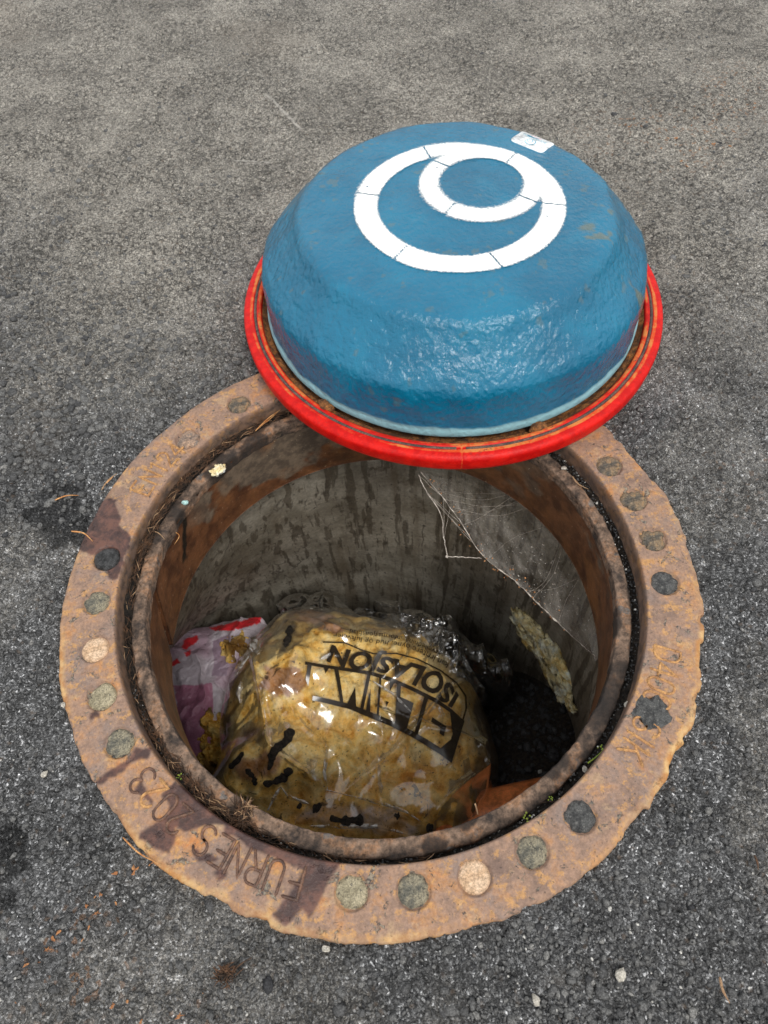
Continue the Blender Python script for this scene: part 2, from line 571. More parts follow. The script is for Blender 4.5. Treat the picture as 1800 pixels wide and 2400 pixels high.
def m_wool():
    g = G('glass_wool')
    c0 = g.at('tint', True)
    n1, n3 = g.noise(26, 5, .65, .6), g.noise(300, 3, .7)
    c = g.mix(1.0, c0, g.ramp(n1, [(.34, (.66, .47, .22)), (.41, (.92, .80, .56)), (.5, (1, .98, .92)), (.62, (1.02, 1.16, 1.6))]), 'MULTIPLY')  # paints shade into the gaps and cream highlights onto the wool lumps
    c = g.mix(1.0, c, g.ramp(g.noise(60, 4, .7), [(.38, .72), (.5, 1.0), (.65, 1.08)]), 'MULTIPLY')
    c = g.mix(g.mul(g.step(g.noise(13, 4, .7, .8), .56, .68), .45), c, (.56, .29, .05))
    sp = g.step(g.noise(150, 3, .6), .65, .68)
    c = g.mix(g.mul(sp, .88), c, (.02, .014, .01))
    sm = g.step(g.noise(24, 4, .75, 1.0, vec=g.vadd(g.co, (3.1, 1.7, 0))), .63, .665)
    c = g.mix(g.mul(sm, .8), c, (.045, .028, .014))
    c = g.mix(1.0, c, g.ramp(n3, [(.3, .86), (.7, 1.14)]), 'MULTIPLY')
    g.p(Base_Color=c, Roughness=.95, Specular_IOR_Level=.1)
    g.bump(g.add(n1, g.add(g.mul(g.noise(60, 3, .7), .6), g.mul(n3, .2))), .004, .7)
    return g.m


def m_film(name='clear_plastic_film', tint=(.95, .93, .88), haze=.05, dark=None, facet=.36):
    g = G(name)
    tr = g.n('ShaderNodeBsdfTransparent', {'Color': (*tint, 1)})
    nz = g.noise(16, 2, .5, color=True)
    wv = g.vadd(g.vmul(g.co, (1, .55, .8)), g.vmul(nz, (.05, .05, .05)))
    ca = g.vor(17, wv).outputs['Color']; cb = g.vor(44, wv).outputs['Color']
    off = g.vadd(g.vmul(g.vadd(ca, (-.5, -.5, -.5)), (facet, facet, .0)), g.vmul(g.vadd(cb, (-.5, -.5, -.5)), (facet * .5, facet * .5, .0)))
    nrm = g.n('ShaderNodeNewGeometry').outputs['Normal']
    nn = g.n('ShaderNodeVectorMath', {0: g.vadd(nrm, off)}, operation='NORMALIZE').outputs[0]
    gl = g.n('ShaderNodeBsdfGlossy', {'Color': (1, 1, 1, 1), 'Roughness': .15, 'Normal': nn})
    df = g.n('ShaderNodeBsdfDiffuse', {'Color': (*(dark or (.6, .55, .46)), 1)})
    fr = g.n('ShaderNodeLayerWeight', {'Blend': .25, 'Normal': nn})
    f = g.math('MULTIPLY_ADD', fr.outputs['Fresnel'], .6, .06, clamp=True)
    hz = g.mul(g.step(g.noise(9 if haze < .3 else 30, 3, .65, .8), .4, .65), haze)
    a = g.n('ShaderNodeMixShader', {0: hz, 1: tr.outputs[0], 2: df.outputs[0]})
    b = g.n('ShaderNodeMixShader', {0: f, 1: a.outputs[0], 2: gl.outputs[0]})
    g.t.links.new(b.outputs[0], g.out.inputs['Surface'])
    return g.m


def m_web():
    g = G('dusty_cobweb')
    tr = g.n('ShaderNodeBsdfTransparent')
    df = g.n('ShaderNodeBsdfDiffuse', {'Color': (.62, .58, .52, 1)})
    s = g.noise(60, 4, .6, .6, vec=g.vmul(g.co, (1, .35, 1)))
    f = g.mul(g.step(g.noise(16, 3, .6), .3, .6), g.map(s, .35, .65, .05, .32))
    f = g.math('MAXIMUM', f, g.mul(g.step(g.noise(260, 2), .66, .7), .7))
    f = g.mul(f, g.at('dens'))
    b = g.n('ShaderNodeMixShader', {0: f, 1: tr.outputs[0], 2: df.outputs[0]})
    g.t.links.new(b.outputs[0], g.out.inputs['Surface'])
    return g.m


def m_bag2():
    g = G('printed_plastic_bag')
    c = g.at('tint', True)
    n = g.noise(30, 5, .6, 1.0)
    c = g.mix(1.0, c, g.ramp(g.noise(14, 5), [(.3, .7), (.7, 1.1)]), 'MULTIPLY')
    c = g.mix(g.mul(g.step(g.noise(170, 3), .69, .73), .8), c, (.03, .025, .025))
    g.p(Base_Color=c, Roughness=.28, Specular_IOR_Level=.5)
    g.bump(n, .01, .8)
    return g.m


def m_ink():
    g = G('black_print_ink')
    g.p(Base_Color=g.mix(g.noise(90, 4), (.012, .009, .007), (.05, .036, .022)), Roughness=.25)
    return g.m


SCR = []
for a, b, wd, k in [((565, 190), (652, 276), .0048, .95), ((497, 342), (585, 347), .0042, .9), ((520, 349), (575, 350), .0022, .5), ((405, 97), (458, 82), .005, .35), ((262, 738), (292, 765), .003, .4)]:
    P = bp([(a[0] * 1.085, a[1] * 1.085), (b[0] * 1.085, b[1] * 1.085)], 0)
    SCR.append(((P[0, 0], P[0, 1]), (P[1, 0], P[1, 1]), wd, k))

M = dict(asphalt=m_asphalt(), stone=m_stone(), rust=m_rust(), skirt=m_skirt(), lip=m_lip(), concrete=m_concrete(), blue=m_blue(), white=m_white(), red=m_red(), wool=m_wool(), film=m_film(), web=m_web(), bag2=m_bag2(), ink=m_ink())
M['glint_fold_film'] = m_film('glint_white_plastic_fold', (.9, .88, .84), .85, (.86, .84, .80), .3)  # whitish colour paints bright glints onto the film creases
M['smoke_film'] = m_film('smoky_plastic_film', (.5, .48, .44), .6, (.16, .15, .13), .45)
M['mortar'] = m_simple('pale_mortar', (.30, .26, .17), (.52, .45, .30), 120, .9, .003, extra=(.09, .085, .075))
M['mortar_grey'] = m_simple('grey_mortar', (.14, .135, .11), (.34, .30, .21), 110, .9, .003, extra=(.06, .06, .055))
M['cream'] = m_simple('cream_filler', (.50, .33, .20), (.60, .43, .29), 70, .85, .001, extra=None)
M['tar'] = m_simple('tar_filler', (.05, .05, .05), (.13, .13, .125), 160, .8, .003, extra=(.25, .24, .22))
M['worn'] = m_simple('rust_stained_tar', (.10, .09, .075), (.26, .19, .12), 75, .85, .003, extra=(.36, .22, .11))
M['wornrust'] = m_simple('rusted_over_filler', (.20, .15, .12), (.38, .25, .17), 60, .85, .002, extra=(.15, .14, .13))
M['tarwet'] = m_simple('wet_tar', (.03, .03, .03), (.09, .09, .09), 130, .38, .004)
M['letter'] = m_simple('rust_lettering', (.34, .17, .07), (.48, .26, .10), 60, .8, .001)
M['letterwet'] = m_simple('wet_rust_lettering', (.07, .036, .025), (.17, .085, .05), 60, .35, .001)
M['soil'] = m_simple('black_soil', (.012, .009, .007), (.05, .037, .026), 170, .85, .005)
M['plate'] = m_simple('orange_rust', (.10, .042, .018), (.33, .13, .035), 70, .9, .003, extra=(.05, .03, .02))
M['groove'] = m_simple('bare_worn_iron', (.06, .042, .038), (.15, .085, .065), 90, .7, .001)
M['needle'] = m_simple('pine_needle', (.42, .17, .05), (.60, .33, .13), 90, .6, 0)
M['darkneedle'] = m_simple('dark_needle', (.035, .022, .014), (.12, .06, .03), 90, .8, 0)
M['twig'] = m_simple('pale_twig', (.30, .18, .10), (.42, .27, .15), 90, .8, .001)
M['pebble'] = m_simple('pale_pebble', (.40, .37, .31), (.58, .54, .47), 120, .75, .001)
M['flake'] = m_simple('rust_flake', (.30, .12, .045), (.45, .22, .09), 120, .85, .001)
M['green'] = m_simple('moss_green', (.20, .30, .03), (.36, .42, .06), 90, .6, 0)
M['mint'] = m_simple('mint_foam', (.42, .66, .62), (.52, .74, .70), 150, .8, .001)
M['sticker'] = m_simple('white_sticker', (.83, .86, .86), (.86, .88, .88), 20, .3, 0)
M['cyan'] = m_simple('cyan_ink', (.01, .30, .45), (.015, .34, .5), 20, .4, 0)
M['redink'] = m_simple('red_ink', (.5, .06, .08), (.55, .08, .1), 20, .4, 0)
M['pipe'] = m_simple('orange_pvc', (.60, .17, .05), (.68, .21, .065), 9, .38, .0004)
M['thread'] = m_simple('web_thread', (.30, .26, .22), (.58, .52, .45), 90, .9, 0)
M['gravel'] = M['stone']

# ------------------------------------------------------------------ ground
RF_IN, RF_OUT = .335, .405


def gz(x, y):
    r = np.hypot(x, y)
    z = -.0045 + .0022 * fbm(x * 3, y * 3, .3, 3) + .0012 * fbm(x * 11, y * 11, 4.3, 2)
    return np.where(r < .46, z - .0015 * (1 - np.clip((r - .4) / .06, 0, 1)), z)


NTG = 1280
rs = [.372]
while rs[-1] < 2.7:
    rs.append(rs[-1] * (1 + 2 * math.pi / NTG))
while rs[-1] < 260:
    rs.append(rs[-1] * 1.16)
rs = np.array(rs)
rr, tt = np.meshgrid(rs, np.linspace(0, 2 * np.pi, NTG, endpoint=False), indexing='ij')
gx, gy = (rr * np.cos(tt)).ravel(), (rr * np.sin(tt)).ravel()
gzz = gz(gx, gy)
uvp = pj(np.c_[gx, gy, gzz])
inv = ((gy > -.75) & (np.hypot(gx, gy) < 3.0))
uvp[~inv] = 1e6
zone = np.clip(sstep(.05, .95, gy + .28 * fbm(gx * 2.2, gy * 2.2, 1.0, 4) - .15 * sstep(-.2, -.6, gx)), 0, 1)
zone = np.maximum(zone, .35 * sstep(.1, .5, fbm(gx * 4, gy * 4, 7.0, 4)))
rough = np.clip(1.0 - .65 * zone + .3 * fbm(gx * 3, gy * 3, 9.1, 3), .15, 1.2)


def blob(u, v, ru, rv, soft=.5, ns=30.):
    d = np.hypot((uvp[:, 0] - u) / ru, (uvp[:, 1] - v) / rv) + .55 * fbm(gx * ns, gy * ns, 2.2, 3)
    return sstep(1.0, 1.0 - soft, d)


wet = np.maximum.reduce([blob(140, 1200, 70, 75, .35), blob(165, 1150, 40, 30, .4), blob(20, 2010, 55, 90, .3, 45), blob(10, 2110, 28, 22, .3), blob(185, 1245, 25, 60, .4)])
wet = np.maximum(wet, .5 * blob(560, 2285, 35, 25, .5))
rust = np.maximum.reduce([blob(1560, 310, 260, 130, .9, 9), .8 * blob(1730, 230, 120, 90, .9, 9), .75 * blob(180, 2230, 190, 170, .9, 9), .25 * blob(1740, 1150, 120, 260, .9, 9), .5 * blob(450, 2370, 90, 60, .8)])
dust = np.maximum.reduce([.6 * blob(0, 20, 130, 100, .9, 6), .35 * blob(640, 90, 140, 60, .8, 10), .3 * blob(1330, 2300, 120, 60, .9, 14), .3 * blob(90, 1000, 90, 160, .9, 9)])
ground = mesh('ground', np.c_[gx, gy, gzz], gridf(len(rs), NTG), M['asphalt'], attrs=dict(zone=zone, rough=rough, wet=wet, rust=rust, dust=dust))
ground['kind'] = 'structure'
ground['label'] = 'worn grey asphalt around the open manhole'

# stones of the asphalt that stand proud of the binder
N = 30000
uu = rng.uniform(-60, 1860, N); vv = rng.uniform(-60, 2460, N)
P = bp(np.c_[uu, vv], 0)
r = np.hypot(P[:, 0], P[:, 1])
dens = .35 + .65 * sstep(-.35, .35, fbm(P[:, 0] * 3.1, P[:, 1] * 3.1, 9.1, 3))
lm = np.exp(-((P[:, 0] + .45) / .3) ** 2 - ((P[:, 1] - .38) / .28) ** 2)
keep = (r > .409) & (rng.uniform(0, 1, N) < np.maximum(dens, lm) * (1 - .55 * sstep(.5, 1.3, P[:, 1]))) & (r < 2.6)
P = P[keep]; lm = lm[keep]
sz = (np.exp(rng.normal(math.log(.0020), .5, len(P))) * (1 + 1.1 * lm)).clip(.0010, .0085)
P[:, 2] = gz(P[:, 0], P[:, 1]) + .0003 - sz * .2
tone = np.clip(.46 + .17 * rng.normal(size=len(P)), 0, .82)
tone[(rng.uniform(0, 1, len(P)) < .03) & (sz < .0022)] = .96
V, Fc, ta = stones(P, sz, .62, tone)
ag = mesh('aggregate', V, Fc, M['stone'], ground, smooth=False, attrs=dict(tone=ta))
ag['kind'] = 'stuff'

# ------------------------------------------------------------------ manhole frame
frame = tag(empty('manhole_ring'), 'round rusty cast iron manhole frame with raised lettering, set in the asphalt', 'manhole frame')
PLUGS = [(172, 'tarwet'), (-178.1, 'mortar_grey'), (-167.8, 'cream'), (-157.8, 'mortar'), (-147.8, 'mortar_grey'), (-97.2, 'mortar'), (-87.2, 'mortar_grey'), (-77.1, 'cream'), (-66.7, 'mortar_grey'), (-56.6, 'tar'), (-33.2, 'tar'), (-5.9, 'tar'), (4.1, 'worn'), (14.1, 'worn'), (23.9, 'worn'), (122.8, 'worn'), (137.8, 'wornrust')]
NTF = 1700
t = np.linspace(0, 2 * np.pi, NTF, endpoint=False)
deg = np.degrees(t)
deg = np.where(deg > 180, deg - 360, deg)
ragamp = np.where((deg > 95) & (deg < 200), .25, 1.0)
ragamp = np.where(deg < -165, .5, ragamp)
cx, cy = np.cos(t), np.sin(t)
rag = .0022 * fbm(cx * 6, cy * 6, 1.0, 3) + 0.0013 * fbm(cx * 31, cy * 31, 2.0, 4) - .0040 * sstep(.25, .6, fbm(cx * 9, cy * 9, 5.0, 4))
Rout = RF_OUT + rag * ragamp - .001
s = np.linspace(0, 1, 52)
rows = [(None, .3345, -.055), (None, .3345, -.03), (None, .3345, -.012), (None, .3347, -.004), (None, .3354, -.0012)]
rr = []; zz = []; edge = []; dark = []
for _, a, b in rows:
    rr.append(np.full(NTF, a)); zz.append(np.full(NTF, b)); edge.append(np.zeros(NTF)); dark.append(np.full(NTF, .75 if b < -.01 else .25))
for k in s:
    rr.append(.3366 + (Rout - .0035 - .3366) * k)
    zz.append(np.zeros(NTF) - .0012 * sstep(.9, 1, k))
    edge.append(np.full(NTF, 0.0) + sstep(.88, 1.0, k)); dark.append(np.zeros(NTF))
for dr, dz, e in ((-.0016, -.002, 1), (-.0003, -.0045, 1), (.0004, -.009, .9), (.0004, -.03, .6)):
    rr.append(Rout + dr); zz.append(np.full(NTF, dz)); edge.append(np.full(NTF, float(e))); dark.append(np.zeros(NTF))
rr, zz, edge, dark = map(np.array, (rr, zz, edge, dark))
TT = np.repeat(t[None], len(rr), 0)
x, y = rr * np.cos(TT), rr * np.sin(TT)
# outer rim wear on part of the ring only
ed_mask = np.clip(.35 + .9 * fbm(x * 9, y * 9, 3.0, 3), 0, 1) * np.where((deg > 95) & (deg < 185), .25, 1.0)[None]
edge = edge * ed_mask
top = (zz > -.002)
z = zz + np.where(top, .0005 * fbm(x * 55, y * 55, 1.5, 3) + .0004 * fbm(x * 14, y * 14, 2.5, 2), 0)
for a, _ in PLUGS:
    d = np.hypot(x - .3605 * math.cos(R(a)), y - .3605 * math.sin(R(a)))
    z = z - np.where(top, .0045 * sstep(.0186, .0168, d), 0)
px = pj(np.c_[x.ravel(), y.ravel(), z.ravel()])
ux, uy = px[:, 0] + 5 * fbm(x.ravel() * 60, y.ravel() * 60, 3, 3), px[:, 1] + 5 * fbm(x.ravel() * 60, y.ravel() * 60, 8, 3)
W1 = reg((180, 1000), .226, [(290, 740), (420, 735), (385, 800), (440, 930), (480, 1040), (570, 1140), (570, 1180), (520, 1340), (460, 1480), (430, 1600), (350, 1560), (300, 1480), (330, 1400), (180, 1340), (60, 1300), (0, 1240), (60, 1060), (180, 880)])
W2 = reg((130, 1440), .4039, [(235, 985), (300, 920), (420, 855), (480, 760), (560, 785), (540, 835), (450, 870), (330, 955), (260, 1000)])
W3 = reg((130, 1440), .4039, [(640, 1030), (690, 960), (900, 1120), (1160, 1275), (1450, 1370), (1680, 1410), (1600, 1530), (1560, 1610), (1480, 1775), (1460, 1740), (1440, 1700), (1330, 1805), (1265, 1740), (1320, 1660), (1400, 1560), (1440, 1480), (1330, 1440), (1150, 1370), (1050, 1300), (970, 1270), (980, 1230), (900, 1215), (830, 1225), (760, 1250), (700, 1245), (690, 1320), (650, 1395), (570, 1360), (530, 1320), (480, 1310), (500, 1270), (560, 1220), (640, 1170), (660, 1100), (620, 1050)])
W4 = reg((130, 1440), .4039, [(790, 1370), (830, 1360), (850, 1400), (900, 1380), (940, 1420), (900, 1440), (820, 1430)])
W5 = reg((130, 1440), .4039, [(200, 600), (215, 570), (245, 562), (258, 580), (245, 605), (225, 600), (215, 612)])
W6 = reg((130, 1440), .4039, [(455, 1010), (500, 960), (520, 1010), (540, 1060), (575, 1080), (560, 1105), (500, 1060)])
W7 = reg((130, 1440), .4039, [(915, 1500), (940, 1465), (985, 1490), (990, 1530), (940, 1550)])
fw = np.zeros(len(px), bool)
for Wp in (W1, W2, W3, W4, W5, W6, W7):
    fw |= inpoly(ux, uy, Wp)
fwet = fw.astype(float)
fwet = fwet.reshape(rr.shape)
for _ in range(1):
    fwet = (fwet * 2 + np.roll(fwet, 1, 1) + np.roll(fwet, -1, 1)) / 4
    fwet[1:-1] = (fwet[1:-1] * 2 + fwet[2:] + fwet[:-2]) / 4
z = z - np.where(top, fwet * .0003, 0)
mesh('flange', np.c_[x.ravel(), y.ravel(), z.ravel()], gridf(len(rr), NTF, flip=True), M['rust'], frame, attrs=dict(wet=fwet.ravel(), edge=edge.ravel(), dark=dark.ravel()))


def disc(rad, h, nr=9, nt=28, rough=.0006, seed=0., ragged=.05):
    rho = np.linspace(0, 1, nr)
    a = np.linspace(0, 2 * np.pi, nt, endpoint=False)
    rho, a = np.meshgrid(rho, a, indexing='ij')
    q = rad * rho * (1 + ragged * fbm(np.cos(a) * 2 + seed, np.sin(a) * 2, seed, 2))
    X, Y = q * np.cos(a), q * np.sin(a)
    Z = h * (1 - rho ** 6) + rough * fbm(X * 300, Y * 300, seed, 3)
    return np.c_[X.ravel(), Y.ravel(), Z.ravel()], gridf(nr, nt)


for k, (a, m) in enumerate(PLUGS):
    big = m == 'tar' and a == -33.2
    V, Fc = disc(.0172 if not big else .021, .0034 if m != 'tarwet' else .0055, 11, 36, .0009 if m != 'cream' else .00025, k * 3.1, .3 if big else (.3 if 'worn' in m else .09 if 'tar' in m else .02))
    o = mesh('plug', V, Fc, M[m], frame)
    o.location = (.3605 * math.cos(R(a)), .3605 * math.sin(R(a)), -.0054 + (.0045 if big else .0012 if 'worn' in m else .0012 if m == 'tarwet' else 0))

# raised letters, read clockwise with their heads outward
arc = lambda cx, cy, rx, ry, a0, a1, n=9: [(cx + rx * math.cos(R(a0 + (a1 - a0) * i / n)), cy + ry * math.sin(R(a0 + (a1 - a0) * i / n))) for i in range(n + 1)]
GL = {
    'F': [[(0, 0), (0, 1), (.5, 1)], [(0, .53), (.4, .53)]],
    'U': [[(0, 1), (0, .25)] + arc(.25, .25, .25, .25, 180, 360) + [(.5, 1)]],
    'R': [[(0, 0), (0, 1), (.28, 1)] + arc(.28, .76, .22, .24, 90, -90) + [(0, .52)], [(.22, .52), (.5, 0)]],
    'N': [[(0, 0), (0, 1), (.5, 0), (.5, 1)]],
    'E': [[(.5, 1), (0, 1), (0, 0), (.5, 0)], [(0, .53), (.4, .53)]],
    'S': [arc(.25, .75, .25, .25, 25, 270) + arc(.25, .25, .25, .25, 90, -155)],
    '2': [arc(.25, .74, .25, .26, 165, -20) + [(0, 0), (.5, 0)]],
    '0': [arc(.25, .72, .24, .28, 0, 180) + arc(.25, .28, .24, .28, 180, 360) + [(.49, .72)]],
    '3': [arc(.24, .76, .24, .24, 150, -90) + arc(.24, .26, .26, .26, 90, -150)],
    '1': [[(.08, .8), (.28, 1), (.28, 0)]],
    '4': [[(.36, 0), (.36, 1), (0, .3), (.52, .3)]],
    'D': [[(0, 0), (0, 1), (.2, 1)] + arc(.2, .7, .3, .3, 90, 0) + arc(.2, .3, .3, .3, 0, -90) + [(0, 0)]],
    'I': [[(.22, 0), (.22, 1)]],
    'K': [[(0, 0), (0, 1)], [(.5, 1), (0, .42)], [(.17, .58), (.5, 0)]],
}


def cast_letter(ch, ang, mat, size=.030, w=.0018, h=.0016):
    Vs, Fs = [], []
    nb = 0
    for st in GL[ch]:
        p = [st[0]]
        for a, b in zip(st[:-1], st[1:]):
            n = max(1, int(math.hypot(b[0] - a[0], b[1] - a[1]) / .12))
            p += [(a[0] + (b[0] - a[0]) * i / n, a[1] + (b[1] - a[1]) * i / n) for i in range(1, n + 1)]
        p = np.array(p)
        T = np.gradient(p, axis=0); T /= np.linalg.norm(T, axis=1)[:, None] + 1e-9
        Nn = np.c_[-T[:, 1], T[:, 0]]
        ext = np.vstack([p[0] - T[0] * w / size, p, p[-1] + T[-1] * w / size])
        Nx = np.vstack([Nn[0], Nn, Nn[-1]])
        sc = np.ones(len(ext)); sc[0] = sc[-1] = .35
        rows = []
        for o, hh in ((-1, -.001), (-.62, h * .85), (0, h), (.62, h * .85), (1, -.001)):
            q = ext + Nx * (o * w / size * sc)[:, None]
            rad = .3605 + (q[:, 1] - .5) * size
            th = R(ang) - (q[:, 0] - .25) * size / rad
            rows.append(np.c_[rad * np.cos(th), rad * np.sin(th), np.where(hh > 0, hh * (sc * .5 + .5), hh)])
        A = np.stack(rows, 1)
        Vs.append(A.reshape(-1, 3)); Fs.append(gridf(len(ext), 5, closed=False) + nb)
        nb += len(ext) * 5
    mesh('letter', np.vstack(Vs), np.vstack(Fs), M[mat], frame)


for ch, a, m in [('F', -106.7, 'letterwet'), ('U', -110.1, 'letterwet'), ('R', -113.5, 'letterwet'), ('N', -116.8, 'letterwet'), ('E', -120, 'letterwet'), ('S', -123.5, 'letterwet'), ('2', -129.4, 'letterwet'), ('0', -132.7, 'letterwet'), ('2', -135.9, 'letter'), ('3', -139.2, 'letterwet'),
                 ('E', 153.8, 'letter'), ('N', 150.4, 'letter'), ('1', 147.5, 'letter'), ('2', 144.8, 'letter'), ('4', 141.6, 'letter'),
                 ('D', -21.4, 'letter'), ('4', -24.6, 'letter'), ('0', -27.7, 'letter'), ('0', -30.7, 'letter'), ('S', -36.3, 'letter'), ('I', -39, 'letter'), ('K', -41.6, 'letter')]:
    cast_letter(ch, a, m)

# seat lip
prof = dense(smoothprof([(.3344, -.056), (.326, -.052), (.3245, -.044), (.3240, -.0325), (.3232, -.0300), (.3210, -.0290), (.3140, -.0285), (.3085, -.0287), (.3066, -.0296), (.3058, -.032), (.3056, -.040), (.306, -.05)], 2), .0022)
rr, tt, zz = lathe(prof, 900)
x, y = rr * np.cos(tt), rr * np.sin(tt)
nz = fbm(x * 45, y * 45, zz * 45, 4)
nz2 = fbm(x * 160, y * 160, zz * 160, 2)
zz = zz + .0017 * nz + .0012 * nz2
rr = rr + .0009 * fbm(x * 70, y * 70, 5.0, 3) + .0032 * np.exp(-((np.degrees(tt) - 275) / 55) ** 2) * sstep(.314, .324, rr)
x, y = rr * np.cos(tt), rr * np.sin(tt)
soil = sstep(.3225, .3255, rr + .003 * fbm(x * 30, y * 30, 9.0, 3)) * (1 - .8 * np.exp(-((np.degrees(tt) - 275) / 55) ** 2))
soil = np.maximum(soil, .85 * sstep(.35, .55, fbm(x * 14, y * 14, 12.0, 4)))
mesh('seat_lip', np.c_[x.ravel(), y.ravel(), zz.ravel()], gridf(len(prof), 900), M['lip'], frame, attrs=dict(soil=soil.ravel()))

# steel skirt below the lip with one slanting slit on the left
NTS, NZS = 900, 46
a0 = R(-176.5)
zrow = np.linspace(-.036, -.18, NZS)
Vs = []
u = np.linspace(0, 1, NTS)
inner, outer = [], []
for zv in zrow:
    sl = (zv + .036) / -.144
    st = a0 - R(9.5) * (1 - sl) + R(0.8)
    en = a0 - R(9.5) * (1 - sl) + 2 * np.pi - R(3.6) * (.25 + sl * .6)
    th = st + (en - st) * u
    rb = .3062 + .0085 * sl
    inner.append(np.c_[(rb + .0006 * fbm(np.cos(th) * 9, np.sin(th) * 9, zv * 30, 3)) * np.cos(th), rb * np.sin(th), np.full(NTS, zv)])
    outer.append(np.c_[(rb + .006) * np.cos(th), (rb + .006) * np.sin(th), np.full(NTS, zv)])
A, B = np.array(inner).reshape(-1, 3), np.array(outer).reshape(-1, 3)
nA = len(A)
Fi = gridf(NZS, NTS, closed=False, flip=True)
bot = np.array([[(NZS - 1) * NTS + j, (NZS - 1) * NTS + j + 1, nA + (NZS - 1) * NTS + j + 1, nA + (NZS - 1) * NTS + j] for j in range(NTS - 1)])
sd0 = np.array([[i * NTS, (i + 1) * NTS, nA + (i + 1) * NTS, nA + i * NTS] for i in range(NZS - 1)])
sd1 = sd0[:, ::-1] + NTS - 1
V = np.vstack([A, B])
th = np.degrees(np.arctan2(V[:, 1], V[:, 0])); th = np.where(th < -90, th + 360, th)
hh = (V[:, 2] + .18) / .144
dn = fbm(np.cos(R(1) * th) * 7, np.sin(R(1) * th) * 7, V[:, 2] * 26, 4)
dry = sstep(.0, .12, .60 * np.exp(-((th - 117) / 20) ** 2) + .3 * dn - .62 * np.exp(-(hh / .46) ** 2) + .0 - .25 * sstep(.8, 1, hh)) * sstep(160, 142, th)
dry = np.maximum(dry, .6 * sstep(.1, .22, .3 * np.exp(-((th - 40) / 12) ** 2) + .35 * dn - .3 * np.exp(-(hh / .3) ** 2) - .1))
seam = np.abs(th - (153 + 11 * (1 - hh)) + .9 * fbm(V[:, 2] * 60, V[:, 2] * 20, 3., 3))
soil = sstep(1.6, .7, seam) * sstep(.0, .3, .6 + dn)
soil = np.maximum(soil, sstep(.955, .99, hh + .03 * dn) * .8)
mesh('skirt', V, [Fi, Fi[:, ::-1] + nA, bot, sd0, sd1], M['skirt'], frame, attrs=dict(dry=dry, soil=soil))

# ------------------------------------------------------------------ shaft (eccentric concrete cone)
ZS = np.linspace(-.06, -1.12, 90)


def shaft_ring(zv):
    k = .19 * sstep(-.13, -.95, zv) if np.ndim(zv) else .19 * float(sstep(-.13, -.95, np.array(zv)))
    return -k * .72, -k * .69, .333 + k


V = []
ts = np.linspace(0, 2 * np.pi, 360, endpoint=False)
for zv in ZS:
    a, b, q = shaft_ring(zv)
    rn = q + .002 * fbm(np.cos(ts) * 8, np.sin(ts) * 8, zv * 8, 3)
    V.append(np.c_[a + rn * np.cos(ts), b + rn * np.sin(ts), np.full(360, zv)])
V = np.vstack(V)
shaft = tag(mesh('manhole_shaft', V, gridf(len(ZS), 360, flip=True), M['concrete']), 'grey concrete shaft wall with dark water streaks below the rusty frame', 'shaft')


def wall_hit(uv):
    d = NPR @ np.array([(uv[0] - 900) / FPX, -(uv[1] - 1200) / FPX, -1.0])
    best = None
    for tq in np.linspace(.7, 2.4, 3400):
        p = CAM + d * tq
        if p[2] > -.07: continue
        a, b, q = shaft_ring(p[2])
        if math.hypot(p[0] - a, p[1] - b) > q or p[2] < -1.1:
            return p
    return p


# rubble floor
FZ = -.97


def floor_z(x, y):
    return FZ + .31 * sstep(-.05, .40, x - y) + .02 * fbm(x * 9, y * 9, 4., 3)


n = 120
rho, a = np.meshgrid(np.linspace(0, 1, 70), np.linspace(0, 2 * np.pi, n, endpoint=False), indexing='ij')
ca, cb, cq = shaft_ring(-.95)
X, Y = ca + (cq + .02) * rho * np.cos(a), cb + (cq + .02) * rho * np.sin(a)
fl = mesh('shaft_floor', np.c_[X.ravel(), Y.ravel(), floor_z(X, Y).ravel()], gridf(70, n), M['soil'])
fl['kind'] = 'structure'
fl['label'] = 'dark soil floor of the shaft'
P = np.c_[rng.uniform(.0, .42, 2600), rng.uniform(-.3, .32, 2600), np.zeros(2600)]
P = P[np.hypot(P[:, 0] - ca, P[:, 1] - cb) < cq - .01]
sz = np.exp(rng.normal(math.log(.0042), .5, len(P))).clip(.0015, .012)
P[:, 2] = floor_z(P[:, 0], P[:, 1]) + sz * .2
tone = np.clip(.03 + .07 * np.abs(rng.normal(size=len(P))), 0, .3); tone[rng.uniform(0, 1, len(P)) < .012] = .95
V, Fc, ta = stones(P, sz, .75, tone)
tag(mesh('gravel', V, Fc, M['gravel'], smooth=False, attrs=dict(tone=ta)), 'black gravel at the bottom of the shaft beside the bag', 'gravel', kind='stuff')

# ------------------------------------------------------------------ soil and litter in the seat groove
prof = dense(smoothprof([(.3215, -.044), (.3245, -.0365), (.330, -.033), (.3352, -.031)], 1), .0013)
rr, tt, zz = lathe(prof, 1200)
x, y = rr * np.cos(tt), rr * np.sin(tt)
dg = np.degrees(np.arctan2(y, x)); dg = np.where(dg < 0, dg + 360, dg)
heap = .010 * np.exp(-((dg - 150) / 34) ** 2) + .006 * np.exp(-((dg - 232) / 14) ** 2) + .004 * np.exp(-((dg - 40) / 30) ** 2) - .004
zz = zz + heap + .004 * fbm(x * 30, y * 30, 1., 3) + .0022 * fbm(x * 140, y * 140, 2., 3)
tag(mesh('groove_soil', np.c_[x.ravel(), y.ravel(), zz.ravel()], gridf(len(prof), 1200, flip=True), M['soil']), 'black soil packed in the groove inside the frame', 'soil', kind='stuff')


def heapz(d):
    d = d % 360
    return .010 * math.exp(-((d - 150) / 34) ** 2) + .006 * math.exp(-((d - 232) / 14) ** 2) + .004 * math.exp(-((d - 40) / 30) ** 2) - .004


